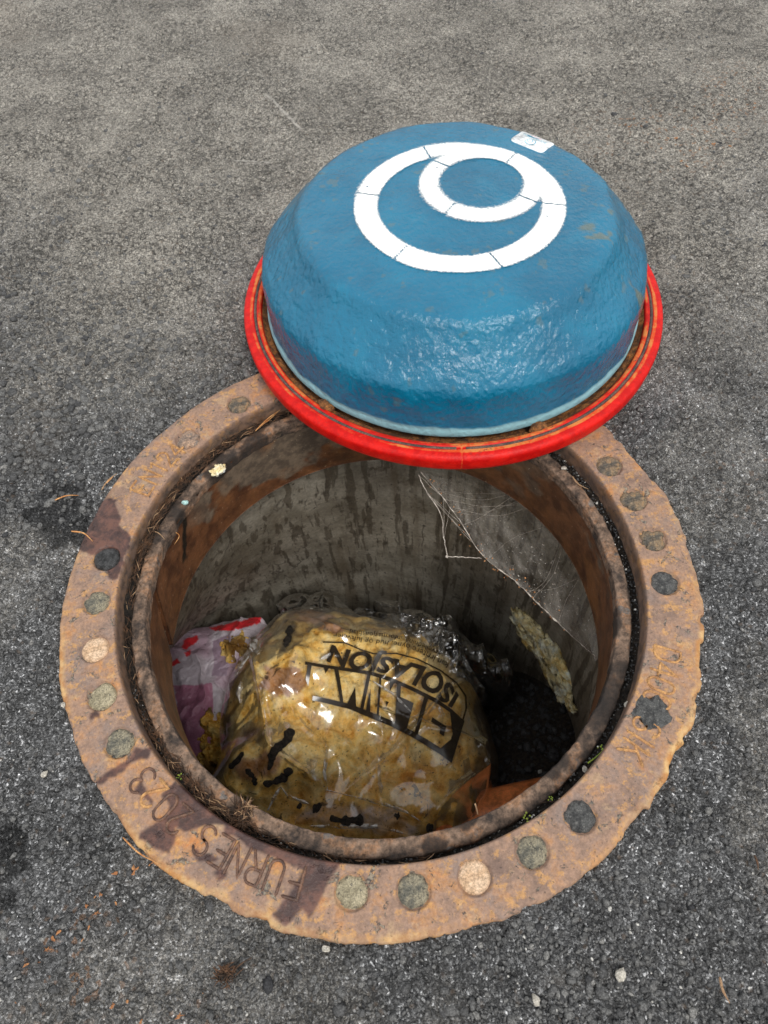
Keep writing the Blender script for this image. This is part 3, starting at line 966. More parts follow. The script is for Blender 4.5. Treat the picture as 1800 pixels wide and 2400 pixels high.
def litter(n, weights, mats, rlo, rhi, lmin, lmax, zadd=0.):
    Vs, Fs, nb = [], [], 0
    for _ in range(n):
        c, sp = random.choice(weights)
        d = random.gauss(c, sp)
        rad = random.uniform(rlo, rhi)
        L = random.uniform(lmin, lmax)
        an = R(d) + math.pi / 2 + random.gauss(0, .45)
        p = np.array([rad * math.cos(R(d)), rad * math.sin(R(d)), -.030 + heapz(d) + random.uniform(.0005, .004) + zadd])
        v = np.array([math.cos(an), math.sin(an), random.gauss(0, .12)]) * L / 2
        bend = np.array([random.gauss(0, .12), random.gauss(0, .12), random.uniform(0, .1)]) * L
        V, F = tube(np.array([p - v, p + bend * .6, p + v]), [.00028, .0005, .0002], 4)
        Vs.append(V); Fs.append([f + nb for f in F]); nb += len(V)
    return np.vstack(Vs), [np.vstack([f[k] for f in Fs]) for k in range(3)]


W = [(140, 14), (150, 10), (128, 10), (232, 8), (225, 12), (210, 14), (250, 16), (165, 8)]
V, Fc = litter(900, W, None, .3215, .334, .008, .024)
tag(mesh('pine_litter', V, Fc, M['darkneedle']), 'dark decayed pine needles matted in the frame groove', 'litter', kind='stuff')
V, Fc = litter(90, W + [(235, 4)] * 3, None, .322, .3345, .006, .018, .002)
tag(mesh('dry_litter', V, Fc, M['twig']), 'pale dry needle bits strewn along the frame groove', 'litter', kind='stuff')
n = 1100
d = np.concatenate([rng.uniform(-75, 60, 700), rng.uniform(-160, -60, 400)])
rad = rng.uniform(.323, .3343, n)
sz = np.exp(rng.normal(math.log(.0010), .45, n)).clip(.0005, .0026)
P = np.c_[rad * np.cos(np.radians(d)), rad * np.sin(np.radians(d)), -.0315 + np.array([heapz(q) for q in d]) + rng.uniform(-.001, .003, n)]
tone = np.clip(rng.uniform(0, .7, n), 0, 1); tone[rng.uniform(0, 1, n) < .07] = 1.0
V, Fc, ta = stones(P, sz, .8, tone)
tag(mesh('groove_grit', V, Fc, M['stone'], smooth=False, attrs=dict(tone=ta)), 'fine grit lying in the frame groove', 'grit', kind='stuff')

# ------------------------------------------------------------------ cover lying upside down
LC = (.139, .460, .0015)
cover = tag(empty('manhole_cover', LC), 'upturned manhole cover with glossy blue insulation dome and red painted rim', 'manhole cover')
rim = smoothprof([(.2945, .026), (.2955, .042), (.2965, .0475), (.2985, .0495), (.3030, .0500)], 1)
gro_in = rim[-1]
rim2 = [(.3030, .0500), (.3036, .0484), (.3084, .0484), (.3090, .0500)]
rim3 = smoothprof([(.3090, .0500), (.3150, .0498), (.3205, .0488), (.3242, .0455), (.3250, .040), (.3240, .028), (.3215, .0215), (.312, .010), (.306, .0), (.29, .0)], 2)
rp = dense(rim[:-1] + rim2 + rim3[1:], .0018)
rr, tt, zz = lathe(rp, 900)
x, y = rr * np.cos(tt), rr * np.sin(tt)
rr = rr + .0005 * fbm(x * 8, y * 8, zz * 8, 3)
dgt = np.degrees(tt)
seamd = np.abs(((dgt - 266.7 + 180) % 360) - 180)
zz = zz - .0012 * np.exp(-(seamd / .16) ** 2) * (zz > .024)
rr = rr - .001 * np.exp(-(seamd / .16) ** 2) * (rr > .320)
x, y = rr * np.cos(tt), rr * np.sin(tt)
wear = np.exp(-((rr - .3000) / .0038) ** 2) * 1.0 + .85 * np.exp(-((rr - .3115) / .0036) ** 2) + .8 * sstep(.2965, .2945, rr) + .3 * (zz < .03)
wear = np.where(zz > .044, wear, wear * .6) * (.6 + .8 * np.clip(fbm(np.cos(tt) * 4, np.sin(tt) * 4, rr * 90, 3) + .4, 0, 1.2))
wear = np.maximum(wear, .9 * np.exp(-(seamd / .25) ** 2) * (rr > .30))
mesh('rim', np.c_[x.ravel(), y.ravel(), zz.ravel()], gridf(len(rp), 900, flip=True), M['red'], cover, attrs=dict(wear=wear.ravel()))
# worn stripe in the groove of the rim, broken at the seam
ns_ = 600
th = np.linspace(R(266.7 + 1.2), R(266.7 + 358.8), ns_)
pr = [(.3037, .0485), (.3046, .0497), (.3060, .0499), (.3074, .0497), (.3083, .0485)]
V = np.array([[(q * (1 + 0)) * np.cos(th), q * np.sin(th), np.full(ns_, zz_) + .0002 * fbm(np.cos(th) * 30, np.sin(th) * 30, q * 100, 2)] for q, zz_ in pr]).transpose(0, 2, 1).reshape(-1, 3)
mesh('groove_stripe', V, gridf(5, ns_, closed=False, flip=True), M['groove'], cover)
# rusty underside plate
pp = dense([(0.2, .030), (.27, .030), (.282, .033), (.288, .040), (.2915, .040), (.2958, .0445)], .003)
rr, tt, zz = lathe(pp, 500)
x, y = rr * np.cos(tt), rr * np.sin(tt)
zz = zz + .0022 * fbm(x * 60, y * 60, 3., 4)
mesh('cover_plate', np.c_[x.ravel(), y.ravel(), zz.ravel()], gridf(len(pp), 500, flip=True), M['plate'], cover)

# blue insulation dome
DP = smoothprof([(.270, .034), (.280, .043), (.2850, .046), (.2868, .050), (.2866, .057), (.2838, .062), (.2835, .085), (.2830, .110), (.2815, .124), (.2770, .133), (.2680, .143), (.2515, .1595), (.2365, .1745), (.2300, .1825), (.2250, .1895), (.2195, .1945), (.2125, .1972), (.2030, .1983), (.18, .1992), (.12, .2005), (.05, .2015), (.0, .2018)], 2)
DPd = dense(DP, .0022)
DPa = np.array(DPd)
msk = DPa[:, 0] < .226
ordr = np.argsort(DPa[msk, 0])
DTr, DTz = DPa[msk, 0][ordr], DPa[msk, 1][ordr]


def dome_top(x, y):
    return np.interp(np.hypot(x, y), DTr, DTz) + .0016 * fbm(x * 13, y * 13, 1.7, 2)


NTD = 840
rr, tt, zz = lathe(DPd, NTD)
x, y = rr * np.cos(tt), rr * np.sin(tt)
low = fbm(x * 13, y * 13, 1.7, 2)
side = sstep(.205, .232, rr)
ang = np.cos(tt) * 5, np.sin(tt) * 5
lump = .0024 * fbm(ang[0], ang[1], zz * 16, 2) + .0009 * fbm(x * 38, y * 38, zz * 38, 3) + .0004 * fbm(x * 95, y * 95, zz * 95 * 1.6, 2)
lipm = sstep(.063, .058, zz)
lump = lump * (1 - .75 * lipm)
zt = np.where(rr < .2255, np.interp(rr, DTr, DTz), zz) + .0016 * low * (1 - side)
rr2 = rr + lump * side * .85
zt = zt + lump * side * .6
# right shoulder edge crisp, with a slumped hollow on the right flank
dent = np.exp(-((np.degrees(tt) - 335) / 14) ** 2) * np.exp(-((zz - .15) / .03) ** 2)
rr2 = rr2 - .010 * dent
x, y = rr2 * np.cos(tt), rr2 * np.sin(tt)
dgt = np.degrees(tt)
stain = sstep(.78, .95, fbm(x * 60, y * 60, zz * 60, 4)) * .4
for (sx_, sy_, sr_) in ((.172, -.07, .013), (.205, -.03, .010), (.186, -.082, .010), (.25, -.13, .014)):
    stain = np.maximum(stain, sstep(1.0, .3, np.hypot(x - sx_, y - sy_) / sr_ + .9 * fbm(x * 70, y * 70, 2., 3)) * .9)
pale = sstep(.066, .0615, zz + .002 * fbm(x * 30, y * 30, 3., 3))
mesh('insulation_dome', np.c_[x.ravel(), y.ravel(), zt.ravel()], gridf(len(DPd), NTD), M['blue'], cover, attrs=dict(stain=stain.ravel(), pale=pale.ravel()))
# cast lugs that notch the pale lip
def lump_mesh(name, mat, parent, sx, sy, sz, seed, amp=.25, n=10, fq=2.2):
    u, v = np.meshgrid(np.linspace(0, np.pi, n), np.linspace(0, 2 * np.pi, 2 * n, endpoint=False), indexing='ij')
    d = np.stack([np.sin(u) * np.cos(v), np.sin(u) * np.sin(v), np.cos(u)], -1)
    q = 1 + amp * fbm(d[..., 0] * fq + seed, d[..., 1] * fq, d[..., 2] * fq, 3)
    V = (d * q[..., None] * np.array([sx, sy, sz])).reshape(-1, 3)
    return mesh(name, V, gridf(n, 2 * n, flip=False)[:, ::-1], mat, parent)


for k, (a, s_) in enumerate([(226.9, .8), (288.1, .8), (158, 1.1), (12, 1.1)]):
    o = lump_mesh('lug', M['plate'] if k < 2 else M['soil'], cover, .012 * s_, .017 * s_, .010, k * 5.)
    o.location = (.2915 * math.cos(R(a)), .2915 * math.sin(R(a)), .044)
    o.rotation_euler = (0, 0, R(a))
# emblem painted on top of the dome
g1 = np.arange(-.16, .1601, .0027)
X, Y = np.meshgrid(g1, g1, indexing='ij')


def cdist(cx, cy, q):
    return q - np.hypot(X - cx, Y - cy)


inside = cdist(.006, .0045, .1450)
Ad, Bd, Hd = cdist(.006, .005, .1150), cdist(.0412, .0445, .0862), cdist(.0418, .046, .0612)
sdv = np.minimum(np.minimum(inside, -np.minimum(Ad, -Bd)), -Hd)
soft = .0045 + .005 * np.clip(fbm(X * 12, Y * 12, 3., 2) + .4, 0, 1)
cov = np.clip(.5 + (sdv + .0012) / soft * .5, 0, 1)
BR = [((-.03, .1398), (-.0242, .115)), ((-.0172, .1054), (.0007, .0886)), ((.1022, .1143), (.0863, .0924)), ((-.1298, .0417), (-.1074, .0342)), ((-.0033, -.0027), (-.0171, -.0221)), ((.0916, .0097), (.1096, -.0057)), ((.12, -.0098), (.1485, -.0159)), ((-.076, -.0842), (-.0915, -.1044)), ((.033, -.1061), (.0435, -.1311))]
for (ax, ay), (bx, by) in BR:
    dx, dy = bx - ax, by - ay
    L2 = dx * dx + dy * dy
    tq = np.clip(((X - ax) * dx + (Y - ay) * dy) / L2, -.15, 1.15)
    dd = np.hypot(X - ax - tq * dx, Y - ay - tq * dy)
    cov = np.minimum(cov, .22 + .78 * sstep(.0006, .0022, dd))
for _ in range(14):
    a = random.uniform(0, 6.28); q = random.uniform(.06, .14)
    cov = np.minimum(cov, sstep(.0008, .002, np.hypot(X - .004 - q * math.cos(a), Y - .004 - q * math.sin(a))))
Z = dome_top(X, Y) + .0011
keepf = np.maximum.reduce([cov[:-1, :-1], cov[1:, :-1], cov[1:, 1:], cov[:-1, 1:]]) > .02
nn = len(g1)
fidx = gridf(nn, nn, closed=False, flip=True).reshape(nn - 1, nn - 1, 4)[keepf]
used = np.unique(fidx)
remap = np.zeros(nn * nn, int); remap[used] = np.arange(len(used))
mesh('emblem', np.c_[X.ravel(), Y.ravel(), Z.ravel()][used], remap[fidx], M['white'], cover, attrs=dict(cover=cov.ravel()[used]))['label'] = 'white sprayed emblem of a ring with a smaller ring inside'


# sticker near the back edge of the dome
def round_rect(w_, h_, q, n=6):
    out = []
    for cx_, cy_, a in ((w_ / 2 - q, h_ / 2 - q, 0), (-w_ / 2 + q, h_ / 2 - q, 90), (-w_ / 2 + q, -h_ / 2 + q, 180), (w_ / 2 - q, -h_ / 2 + q, 270)):
        out += [(cx_ + q * math.cos(R(a + 90 * i / n)), cy_ + q * math.sin(R(a + 90 * i / n))) for i in range(n + 1)]
    return out


SC = np.array([.1327, .1468]); e1 = np.array([.0424, -.0416]); e2 = np.array([-.0273, -.0299])
sw, sh = np.linalg.norm(e1), np.linalg.norm(e2)
e1 /= sw; e2 /= sh


def sticker_pt(a, b, lift):
    q = SC + e1 * a + e2 * b
    return (q[0], q[1], float(dome_top(q[0], q[1])) + lift)


rp_ = round_rect(sw, sh, .006)
V = [sticker_pt(0, 0, .0013)] + [sticker_pt(a * .97, b * .97, .0012) for a, b in rp_] + [sticker_pt(a * .97, b * .97, -.001) for a, b in rp_]
nr_ = len(rp_)
Fc = [np.array([[0, 1 + i, 1 + (i + 1) % nr_] for i in range(nr_)]), np.array([[1 + i, 1 + nr_ + i, 1 + nr_ + (i + 1) % nr_, 1 + (i + 1) % nr_] for i in range(nr_)])]
stk = mesh('sticker', V, Fc, M['sticker'], cover, smooth=False)


def text_2d(body, bold=0.0):
    cu = bpy.data.curves.new('t', 'FONT')
    cu.body = body
    cu.size = 1.0
    cu.offset = bold
    cu.resolution_u = 3
    o = bpy.data.objects.new('t', cu)
    col.objects.link(o)
    dg_ = bpy.context.evaluated_depsgraph_get()
    me = bpy.data.meshes.new_from_object(o.evaluated_get(dg_))
    bm = bmesh.new(); bm.from_mesh(me)
    bmesh.ops.remove_doubles(bm, verts=bm.verts, dist=1e-5)
    bmesh.ops.triangulate(bm, faces=bm.faces)
    col.objects.unlink(o)
    bpy.data.objects.remove(o); bpy.data.curves.remove(cu); bpy.data.meshes.remove(me)
    return bm


def text_arrays(body, bold=0.0, maxlen=9.0, rounds=4):
    bm = text_2d(body, bold)
    for _ in range(rounds):
        es = [e for e in bm.edges if e.calc_length() > maxlen]
        if not es: break
        bmesh.ops.subdivide_edges(bm, edges=es, cuts=1)
        bmesh.ops.triangulate(bm, faces=bm.faces)
    bm.verts.index_update()
    V = np.array([v.co[:] for v in bm.verts]); Fc = np.array([[v.index for v in f.verts] for f in bm.faces])
    bm.free()
    return V, Fc


for body, size, b0, mat in (('WOF INNOVASJON', .0047, .0085, 'cyan'), ('www.wof.no', .0034, .0140, 'redink')):
    V, Fc = text_arrays(body, .01)
    wd = V[:, 0].max()
    Q = np.array([sticker_pt(-(q[0] - wd / 2) * size, -b0 - q[1] * size + .004, .0027) for q in V])
    mesh('print', Q, Fc, M[mat], stk, smooth=False)
# little swirl mark on the sticker
gq = np.linspace(-.0095, .0095, 64)
X, Y = np.meshgrid(gq, gq, indexing='ij')
k = .0085 / .144
sdv = np.minimum(np.minimum(cdist(.004 * k, .004 * k, .0085), -np.minimum(cdist(0.0006, 0.0006, .0076), -cdist(.037 * k, .041 * k, .0045))), -cdist(.042 * k, .0455 * k, .0037))
kf = sdv[:-1, :-1] > 0
fidx = gridf(64, 64, closed=False).reshape(63, 63, 4)[kf]
used = np.unique(fidx); remap = np.zeros(64 * 64, int); remap[used] = np.arange(len(used))
Q = np.array([sticker_pt(-a, -b + .0065, .0027) for a, b in zip(X.ravel()[used], Y.ravel()[used])])
mesh('print', Q, remap[fidx], M['cyan'], stk, smooth=False)

# ------------------------------------------------------------------ bag of insulation down in the shaft
r6 = lambda a: reg((380, 1380), .6148, a)
BO = r6([(430, 95), (520, 62), (620, 70), (760, 105), (900, 125), (1040, 150), (1130, 250), (1200, 360), (1250, 480), (1280, 620), (1280, 720), (1260, 850)]) + [(1130, 1985), (960, 2080), (760, 2090), (560, 2010), (470, 1880)] + r6([(225, 690), (205, 600), (222, 450), (275, 300), (340, 180)])
BW = bp(BO, -.625)[:, :2]
BC = BW.mean(0) + np.array([0, .0])
bang = np.arctan2(BW[:, 1] - BC[1], BW[:, 0] - BC[0]); brad = np.hypot(BW[:, 0] - BC[0], BW[:, 1] - BC[1])
o_ = np.argsort(bang); bang, brad = bang[o_], brad[o_]
bang = np.r_[bang - 2 * np.pi, bang, bang + 2 * np.pi]; brad = np.r_[brad, brad, brad]
aa = np.linspace(-3 * np.pi, 3 * np.pi, 1800)
bsm = np.convolve(np.interp(aa, bang, brad), np.ones(15) / 15, 'same')


def bag_u(x, y):
    return np.hypot(x - BC[0], y - BC[1]) / np.interp(np.arctan2(y - BC[1], x - BC[0]), aa, bsm)


def bag_base(x, y):
    u_ = bag_u(x, y)
    return -.520 + .020 * fbm(x * 4.5 + 3, y * 4.5, 14., 2) + .035 * np.exp(-(((x + .17) / .10) ** 2 + ((y - .10) / .11) ** 2)) - .105 * np.clip(u_, 0, 1.2) ** 5 - .10 * np.clip(u_ - .93, 0, 1) ** 1.0 * 6


def wool_z(x, y):
    return bag_base(x, y) + .018 * fbm(x * 11, y * 11, 2., 2) + .010 * fbm(x * 24, y * 24, 6., 2) + .003 * fbm(x * 80, y * 80, 6., 2) - .010 * sstep(.3, .6, np.abs(fbm(x * 7, y * 7, 11., 3)))


def film_z(x, y):
    a_ = x * .82 + y * .57; b_ = -x * .57 + y * .82
    rdg = 1 - np.abs(fbm(a_ * 8 + .6 * vn(x * 9, y * 9, 3.), b_ * 3.2, 21., 2))
    rdg2 = 1 - np.abs(fbm(a_ * 6, b_ * 17, 31., 2))
    big = 1 - np.abs(fbm(a_ * 4.2 + 1.3 + .5 * vn(x * 6, y * 6, 8.), b_ * 7.5, 44., 1))
    big2 = 1 - np.abs(fbm(b_ * 4.0 + 5.3, a_ * 9.0 + .6 * vn(x * 5, y * 5, 1.), 51., 1))
    return bag_base(x, y) + .0105 + .016 * big ** 5 + .010 * big2 ** 6 + .010 * fbm(x * 11, y * 11, 2., 2) + .006 * rdg ** 4 + .0025 * rdg2 ** 4 + .0006 * fbm(x * 40, y * 40, 5., 2)


def on_bag(uv, lift=.0, fz=film_z):
    uv = np.atleast_2d(np.array(uv, float))
    d = np.stack([(uv[:, 0] - 900) / FPX, -(uv[:, 1] - 1200) / FPX, -np.ones(len(uv))], 1) @ NPR.T
    zq = np.full(len(uv), -.53)
    for _ in range(40):
        p = CAM + d * ((zq - CAM[2]) / d[:, 2])[:, None]
        zq = .5 * zq + .5 * np.maximum(fz(p[:, 0], p[:, 1]) + lift, -.85)
    return CAM + d * ((zq - CAM[2]) / d[:, 2])[:, None]


bag = tag(empty('insulation_bag', (0, 0, 0)), 'clear plastic bag of yellow glass wool with black upside-down print, lying in the shaft', 'insulation bag')
NA, NU = 520, 120
us = np.concatenate([np.linspace(0, 1, NU), [1.02, 1.03, 1.03]])
U, A = np.meshgrid(us, np.linspace(-np.pi, np.pi, NA, endpoint=False), indexing='ij')
RR = np.interp(A, aa, bsm) * U
X, Y = BC[0] + RR * np.cos(A), BC[1] + RR * np.sin(A)
Z = np.minimum(wool_z(X, Y), film_z(X, Y) - .003)
Z[-2] -= .12; Z[-1] -= .36
V = np.c_[X.ravel(), Y.ravel(), Z.ravel()]
px = pj(V)
jx = px[:, 0] + 14 * fbm(X.ravel() * 40, Y.ravel() * 40, 1., 3); jy = px[:, 1] + 14 * fbm(X.ravel() * 40, Y.ravel() * 40, 5., 3)
tint = np.tile(np.array([.98, .70, .27]), (len(V), 1))


def paint(poly, c, k=1.0):
    m_ = inpoly(jx, jy, poly).reshape(U.shape).astype(float)
    for _ in range(2):
        m_ = (m_ * 2 + np.roll(m_, 1, 1) + np.roll(m_, -1, 1)) / 4
        m_[1:-1] = (m_[1:-1] * 2 + m_[2:] + m_[:-2]) / 4
    m_ = m_.ravel()[:, None] * k
    tint[:] = tint * (1 - m_) + np.array(c) * m_


amb = (.72, .44, .13); brn = (.52, .30, .20)
paint(r6([(300, 800), (450, 745), (620, 760), (760, 740), (900, 690), (1000, 640), (1100, 660), (1160, 780), (1180, 990), (300, 990)]), amb, .85)
paint(r6([(980, 430), (1100, 420), (1200, 520), (1260, 640), (1260, 900), (1080, 900), (1060, 640), (1000, 540)]), amb, .8)
paint(r6([(1190, 430), (1300, 500), (1320, 900), (1150, 920), (1170, 740), (1200, 600)]), (.10, .075, .045), .85)
paint(r6([(345, 375), (400, 310), (545, 318), (530, 388), (430, 392)]), brn, .95)
paint(r6([(420, 70), (520, 50), (650, 100), (700, 165), (620, 160), (540, 128), (470, 105)]), brn, .95)
paint(r6([(255, 685), (300, 650), (400, 615), (470, 640), (440, 700), (360, 730), (300, 700)]), brn, .95)
paint(r6([(690, 810), (850, 830), (980, 900), (900, 950), (700, 900), (500, 870), (560, 830)]), (.66, .47, .36), .8)
paint(r6([(195, 480), (250, 470), (235, 700), (195, 720)]), (.16, .10, .06), .8)
paint(r6([(720, 40), (800, 60), (1080, 100), (1200, 250), (1060, 215), (900, 150), (780, 120)]), (.10, .085, .06), .85)
paint(r6([(470, 120), (500, 130), (480, 235), (455, 230)]), (.03, .022, .015), .9)
paint(r6([(320, 525), (350, 530), (400, 560), (340, 580), (310, 555)]), (.16, .075, .02), .8)
mesh('glass_wool', V, gridf(len(us), NA), M['wool'], bag, attrs=dict(tint=tint))
us2 = np.concatenate([np.linspace(0, 1.035, NU + 10), [1.05, 1.06]])
U2, A2 = np.meshgrid(us2, np.linspace(-np.pi, np.pi, NA, endpoint=False), indexing='ij')
RR2 = np.interp(A2, aa, bsm) * U2
X2, Y2 = BC[0] + RR2 * np.cos(A2), BC[1] + RR2 * np.sin(A2)
Z2 = film_z(X2, Y2); Z2[-2] -= .06; Z2[-1] -= .14
mesh('film', np.c_[X2.ravel(), Y2.ravel(), Z2.ravel()], gridf(len(us2), NA), M['film'], bag)


def poly_interp(pl, s_):
    pl = np.array(pl, float)
    k = np.r_[0, np.cumsum(np.hypot(*np.diff(pl, axis=0).T))]; k /= k[-1]
    return np.c_[np.interp(s_, k, pl[:, 0]), np.interp(s_, k, pl[:, 1])]


c5 = lambda a: reg((700, 1450), .3014, a)


def print_text(name, body, far, near, bold=.02, mat='ink', lift=.0012, cap=.72, maxlen=.16):
    V, Fc = text_arrays(body, bold, maxlen)
    x0, x1 = V[:, 0].min(), V[:, 0].max()
    s_ = (V[:, 0] - x0) / (x1 - x0); tq = (V[:, 1] / cap)[:, None]
    f_, n_ = poly_interp(far, s_), poly_interp(near, s_)
    return mesh(name, on_bag(f_ * (1 - tq) + n_ * tq, lift), Fc, M[mat], bag, smooth=True)


print_text('print', 'ISOLASJON', c5([(1245, 600), (1175, 500), (1090, 420), (960, 372), (840, 335), (700, 305), (600, 280), (500, 262), (400, 250), (255, 208)]), c5([(1190, 695), (1110, 645), (1000, 565), (890, 518), (800, 472), (630, 418), (545, 408), (430, 398), (330, 378), (215, 332)]), .035)
GF = c5([(1285, 815), (1180, 720), (1070, 645), (900, 560), (720, 480), (560, 430), (400, 405), (200, 375), (50, 350)])
GN = c5([(1200, 1090), (1110, 1020), (1000, 950), (880, 880), (720, 800), (560, 735), (400, 672), (180, 620), (20, 590)])
# black band with the letters left clear, as edges, wedges and outlines
SS, TQ = np.meshgrid(np.linspace(0, 1, 90), np.linspace(-.06, 1.06, 14), indexing='ij')


def band(s0, s1, t0, t1, name='print', n1=70, n2=5, lift=.0008, mat='ink'):
    s_, t_ = np.meshgrid(np.linspace(s0, s1, n1), np.linspace(t0, t1, n2), indexing='ij')
    q = poly_interp(GF, s_.ravel()) * (1 - t_.ravel()[:, None]) + poly_interp(GN, s_.ravel()) * t_.ravel()[:, None]
    return mesh(name, on_bag(q, lift), gridf(n1, n2, closed=False), M[mat], bag)


band(0, 1, -.07, .03); band(0, .93, .97, 1.12); band(0, .05, 0, 1, n1=6, n2=30)


def wedge(pts, lift=.0010):
    """filled convex polygon given in band coordinates"""
    pts = np.array(pts, float)
    c = pts.mean(0)
    V = [c]; Fc = []
    m_ = 8
    ring = []
    for i in range(len(pts)):
        a, b = pts[i], pts[(i + 1) % len(pts)]
        ring += [a + (b - a) * k / m_ for k in range(m_)]
    n_ = len(ring); L = 5
    allp = [c] + [c + (p - c) * (l + 1) / L for l in range(L) for p in ring]
    Fc = [np.array([[0, 1 + (i + 1) % n_, 1 + i] for i in range(n_)])]
    for l in range(L - 1):
        Fc.append(np.array([[1 + l * n_ + i, 1 + l * n_ + (i + 1) % n_, 1 + (l + 1) * n_ + (i + 1) % n_, 1 + (l + 1) * n_ + i] for i in range(n_)]))
    q = np.array(allp)
    uv = poly_interp(GF, q[:, 0]) * (1 - q[:, 1:2]) + poly_interp(GN, q[:, 0]) * q[:, 1:2]
    return mesh('print', on_bag(uv, lift), Fc, M['ink'], bag)


# counters and gaps of the big letters G L A V A
for pts in ([(.05, .0), (.11, .0), (.05, .45)], [(.05, .6), (.10, 1), (.05, 1)],                       # before G
            [(.10, .40), (.20, .40), (.20, .52), (.10, .52)], [(.10, .40), (.13, .40), (.13, .66), (.10, .66)],   # G bar
            [(.255, .02), (.28, .02), (.28, 1), (.255, 1)],                                            # G | L
            [(.33, .30), (.43, .30), (.40, 1), (.33, 1)],                                              # L notch
            [(.43, .0), (.455, .0), (.41, 1), (.385, 1)],
            [(.47, .02), (.50, .02), (.485, .3)], [(.475, .55), (.495, .55), (.485, .7)],              # A
            [(.515, 1), (.53, 1), (.565, 0), (.55, 0)],
            [(.60, .35), (.60, 1), (.57, 1)],
            [(.615, 0), (.635, 0), (.635, 1), (.615, 1)],                                              # V
            [(.66, 1), (.72, 1), (.69, .45)],
            [(.74, 1), (.76, 1), (.83, 0), (.805, 0)],                                                 # A
            [(.86, .02), (.89, .02), (.875, .2)], [(.96, 0), (.985, 0), (.985, .5), (.965, .7)]):
    wedge(pts)


def ribbon(pl, wpx, n_=90, lift=.0009):
    c = poly_interp(pl, np.linspace(0, 1, n_))
    T = np.gradient(c, axis=0); T /= np.linalg.norm(T, axis=1)[:, None]
    Nn = np.c_[-T[:, 1], T[:, 0]]
    q = np.stack([c - Nn * wpx / 2, c, c + Nn * wpx / 2], 1).reshape(-1, 2)
    return mesh('print', on_bag(q, lift), gridf(n_, 3, closed=False), M['ink'], bag)


ribbon(c5([(190, 182), (360, 187), (480, 240), (580, 272), (760, 270), (920, 312), (1100, 400), (1230, 500), (1300, 600), (1305, 700), (1275, 800)]), 3.2)
print_text('print', 'kan irritere øyne, hud og luftveier', c5([(1170, 345), (1000, 255), (840, 192), (700, 170), (560, 160), (400, 130), (275, 112)]), c5([(1150, 385), (980, 305), (830, 235), (690, 210), (550, 200), (400, 168), (270, 150)]), .0, maxlen=.3)
print_text('print', 'arveiledning, informasjonsblad', c5([(1110, 255), (950, 185), (800, 135), (650, 112), (520, 102), (400, 80)]), c5([(1095, 295), (940, 225), (795, 172), (645, 150), (515, 140), (395, 118)]), .0, maxlen=.3)


def fold(pl, wpx, high=.008, n_=50):
    """a pinched crease standing up from the film"""
    c = poly_interp(pl, np.linspace(0, 1, n_))
    T = np.gradient(c, axis=0); T /= np.linalg.norm(T, axis=1)[:, None]
    Nn = np.c_[-T[:, 1], T[:, 0]]
    sc = np.sin(np.pi * np.linspace(0, 1, n_)) ** .6 * (1 + .4 * fbm(np.linspace(0, 6, n_), np.zeros(n_) + wpx, 2., 2))
    rows = []
    for o, h_ in ((-1, 0), (-.5, .45), (0, 1), (.45, .7), (1, 0)):
        q = on_bag(c + Nn * (o * wpx / 2 * sc)[:, None], .001)
        q[:, 2] += high * h_ * sc
        rows.append(q)
    return mesh('fold', np.stack(rows, 1).reshape(-1, 3), gridf(n_, 5, closed=False), M['glint_fold_film'], bag)


fold(r6([(275, 335), (310, 270), (350, 205), (385, 155)]), 17, .012)
fold(r6([(632, 770), (618, 700), (628, 620), (622, 560)]), 8, .010)
fold(r6([(620, 765), (720, 790), (830, 815), (930, 850), (990, 890)]), 9, .008)
fold(r6([(450, 752), (480, 790), (560, 820)]), 10, .008)
fold(r6([(400, 850), (425, 800), (452, 752)]), 9, .008)
fold(r6([(560, 905), (700, 905), (830, 905), (930, 935)]), 14, .006)
fold(r6([(300, 450), (290, 400), (300, 350)]), 9, .008)
fold(r6([(600, 270), (640, 250), (700, 262)]), 12, .006)
fold(r6([(800, 350), (880, 400), (950, 470)]), 7, .006)
fold(r6([(1045, 430), (1070, 480), (1060, 540)]), 8, .008)


def clod_line(uv, rad_px, label, seed, flat=.55):
    c = curve_pts(np.array(uv, float), max(6, int(4 + .25 * np.hypot(*(np.array(uv[-1]) - np.array(uv[0]))))))
    P3 = on_bag(c, .002)
    n_ = len(P3)
    scale = np.linalg.norm(on_bag([c[0]], 0)[0] - CAM) / FPX
    tq = np.linspace(0, 1, n_)
    rad = rad_px * scale * (.35 + .65 * np.sqrt(np.clip(1 - (2 * tq - 1) ** 8, 0, 1))) * (1 + .38 * fbm(tq * 7 + seed, tq * 0 + seed, 1., 2))
    V, Fc = tube(P3, rad, 14)
    V = V.reshape(n_, 14, 3)
    ctr = P3[:, None, :]
    q = 1 + .45 * fbm(V[..., 0] * 95, V[..., 1] * 95, V[..., 2] * 95 + seed, 3)
    V = ctr + (V - ctr) * q[..., None]
    V[..., 2] = ctr[..., 2] + (V[..., 2] - ctr[..., 2]) * flat
    return tag(mesh('soil_clod', V.reshape(-1, 3), Fc, M['soil']), label, 'soil clod', 'soil clods on the insulation bag')


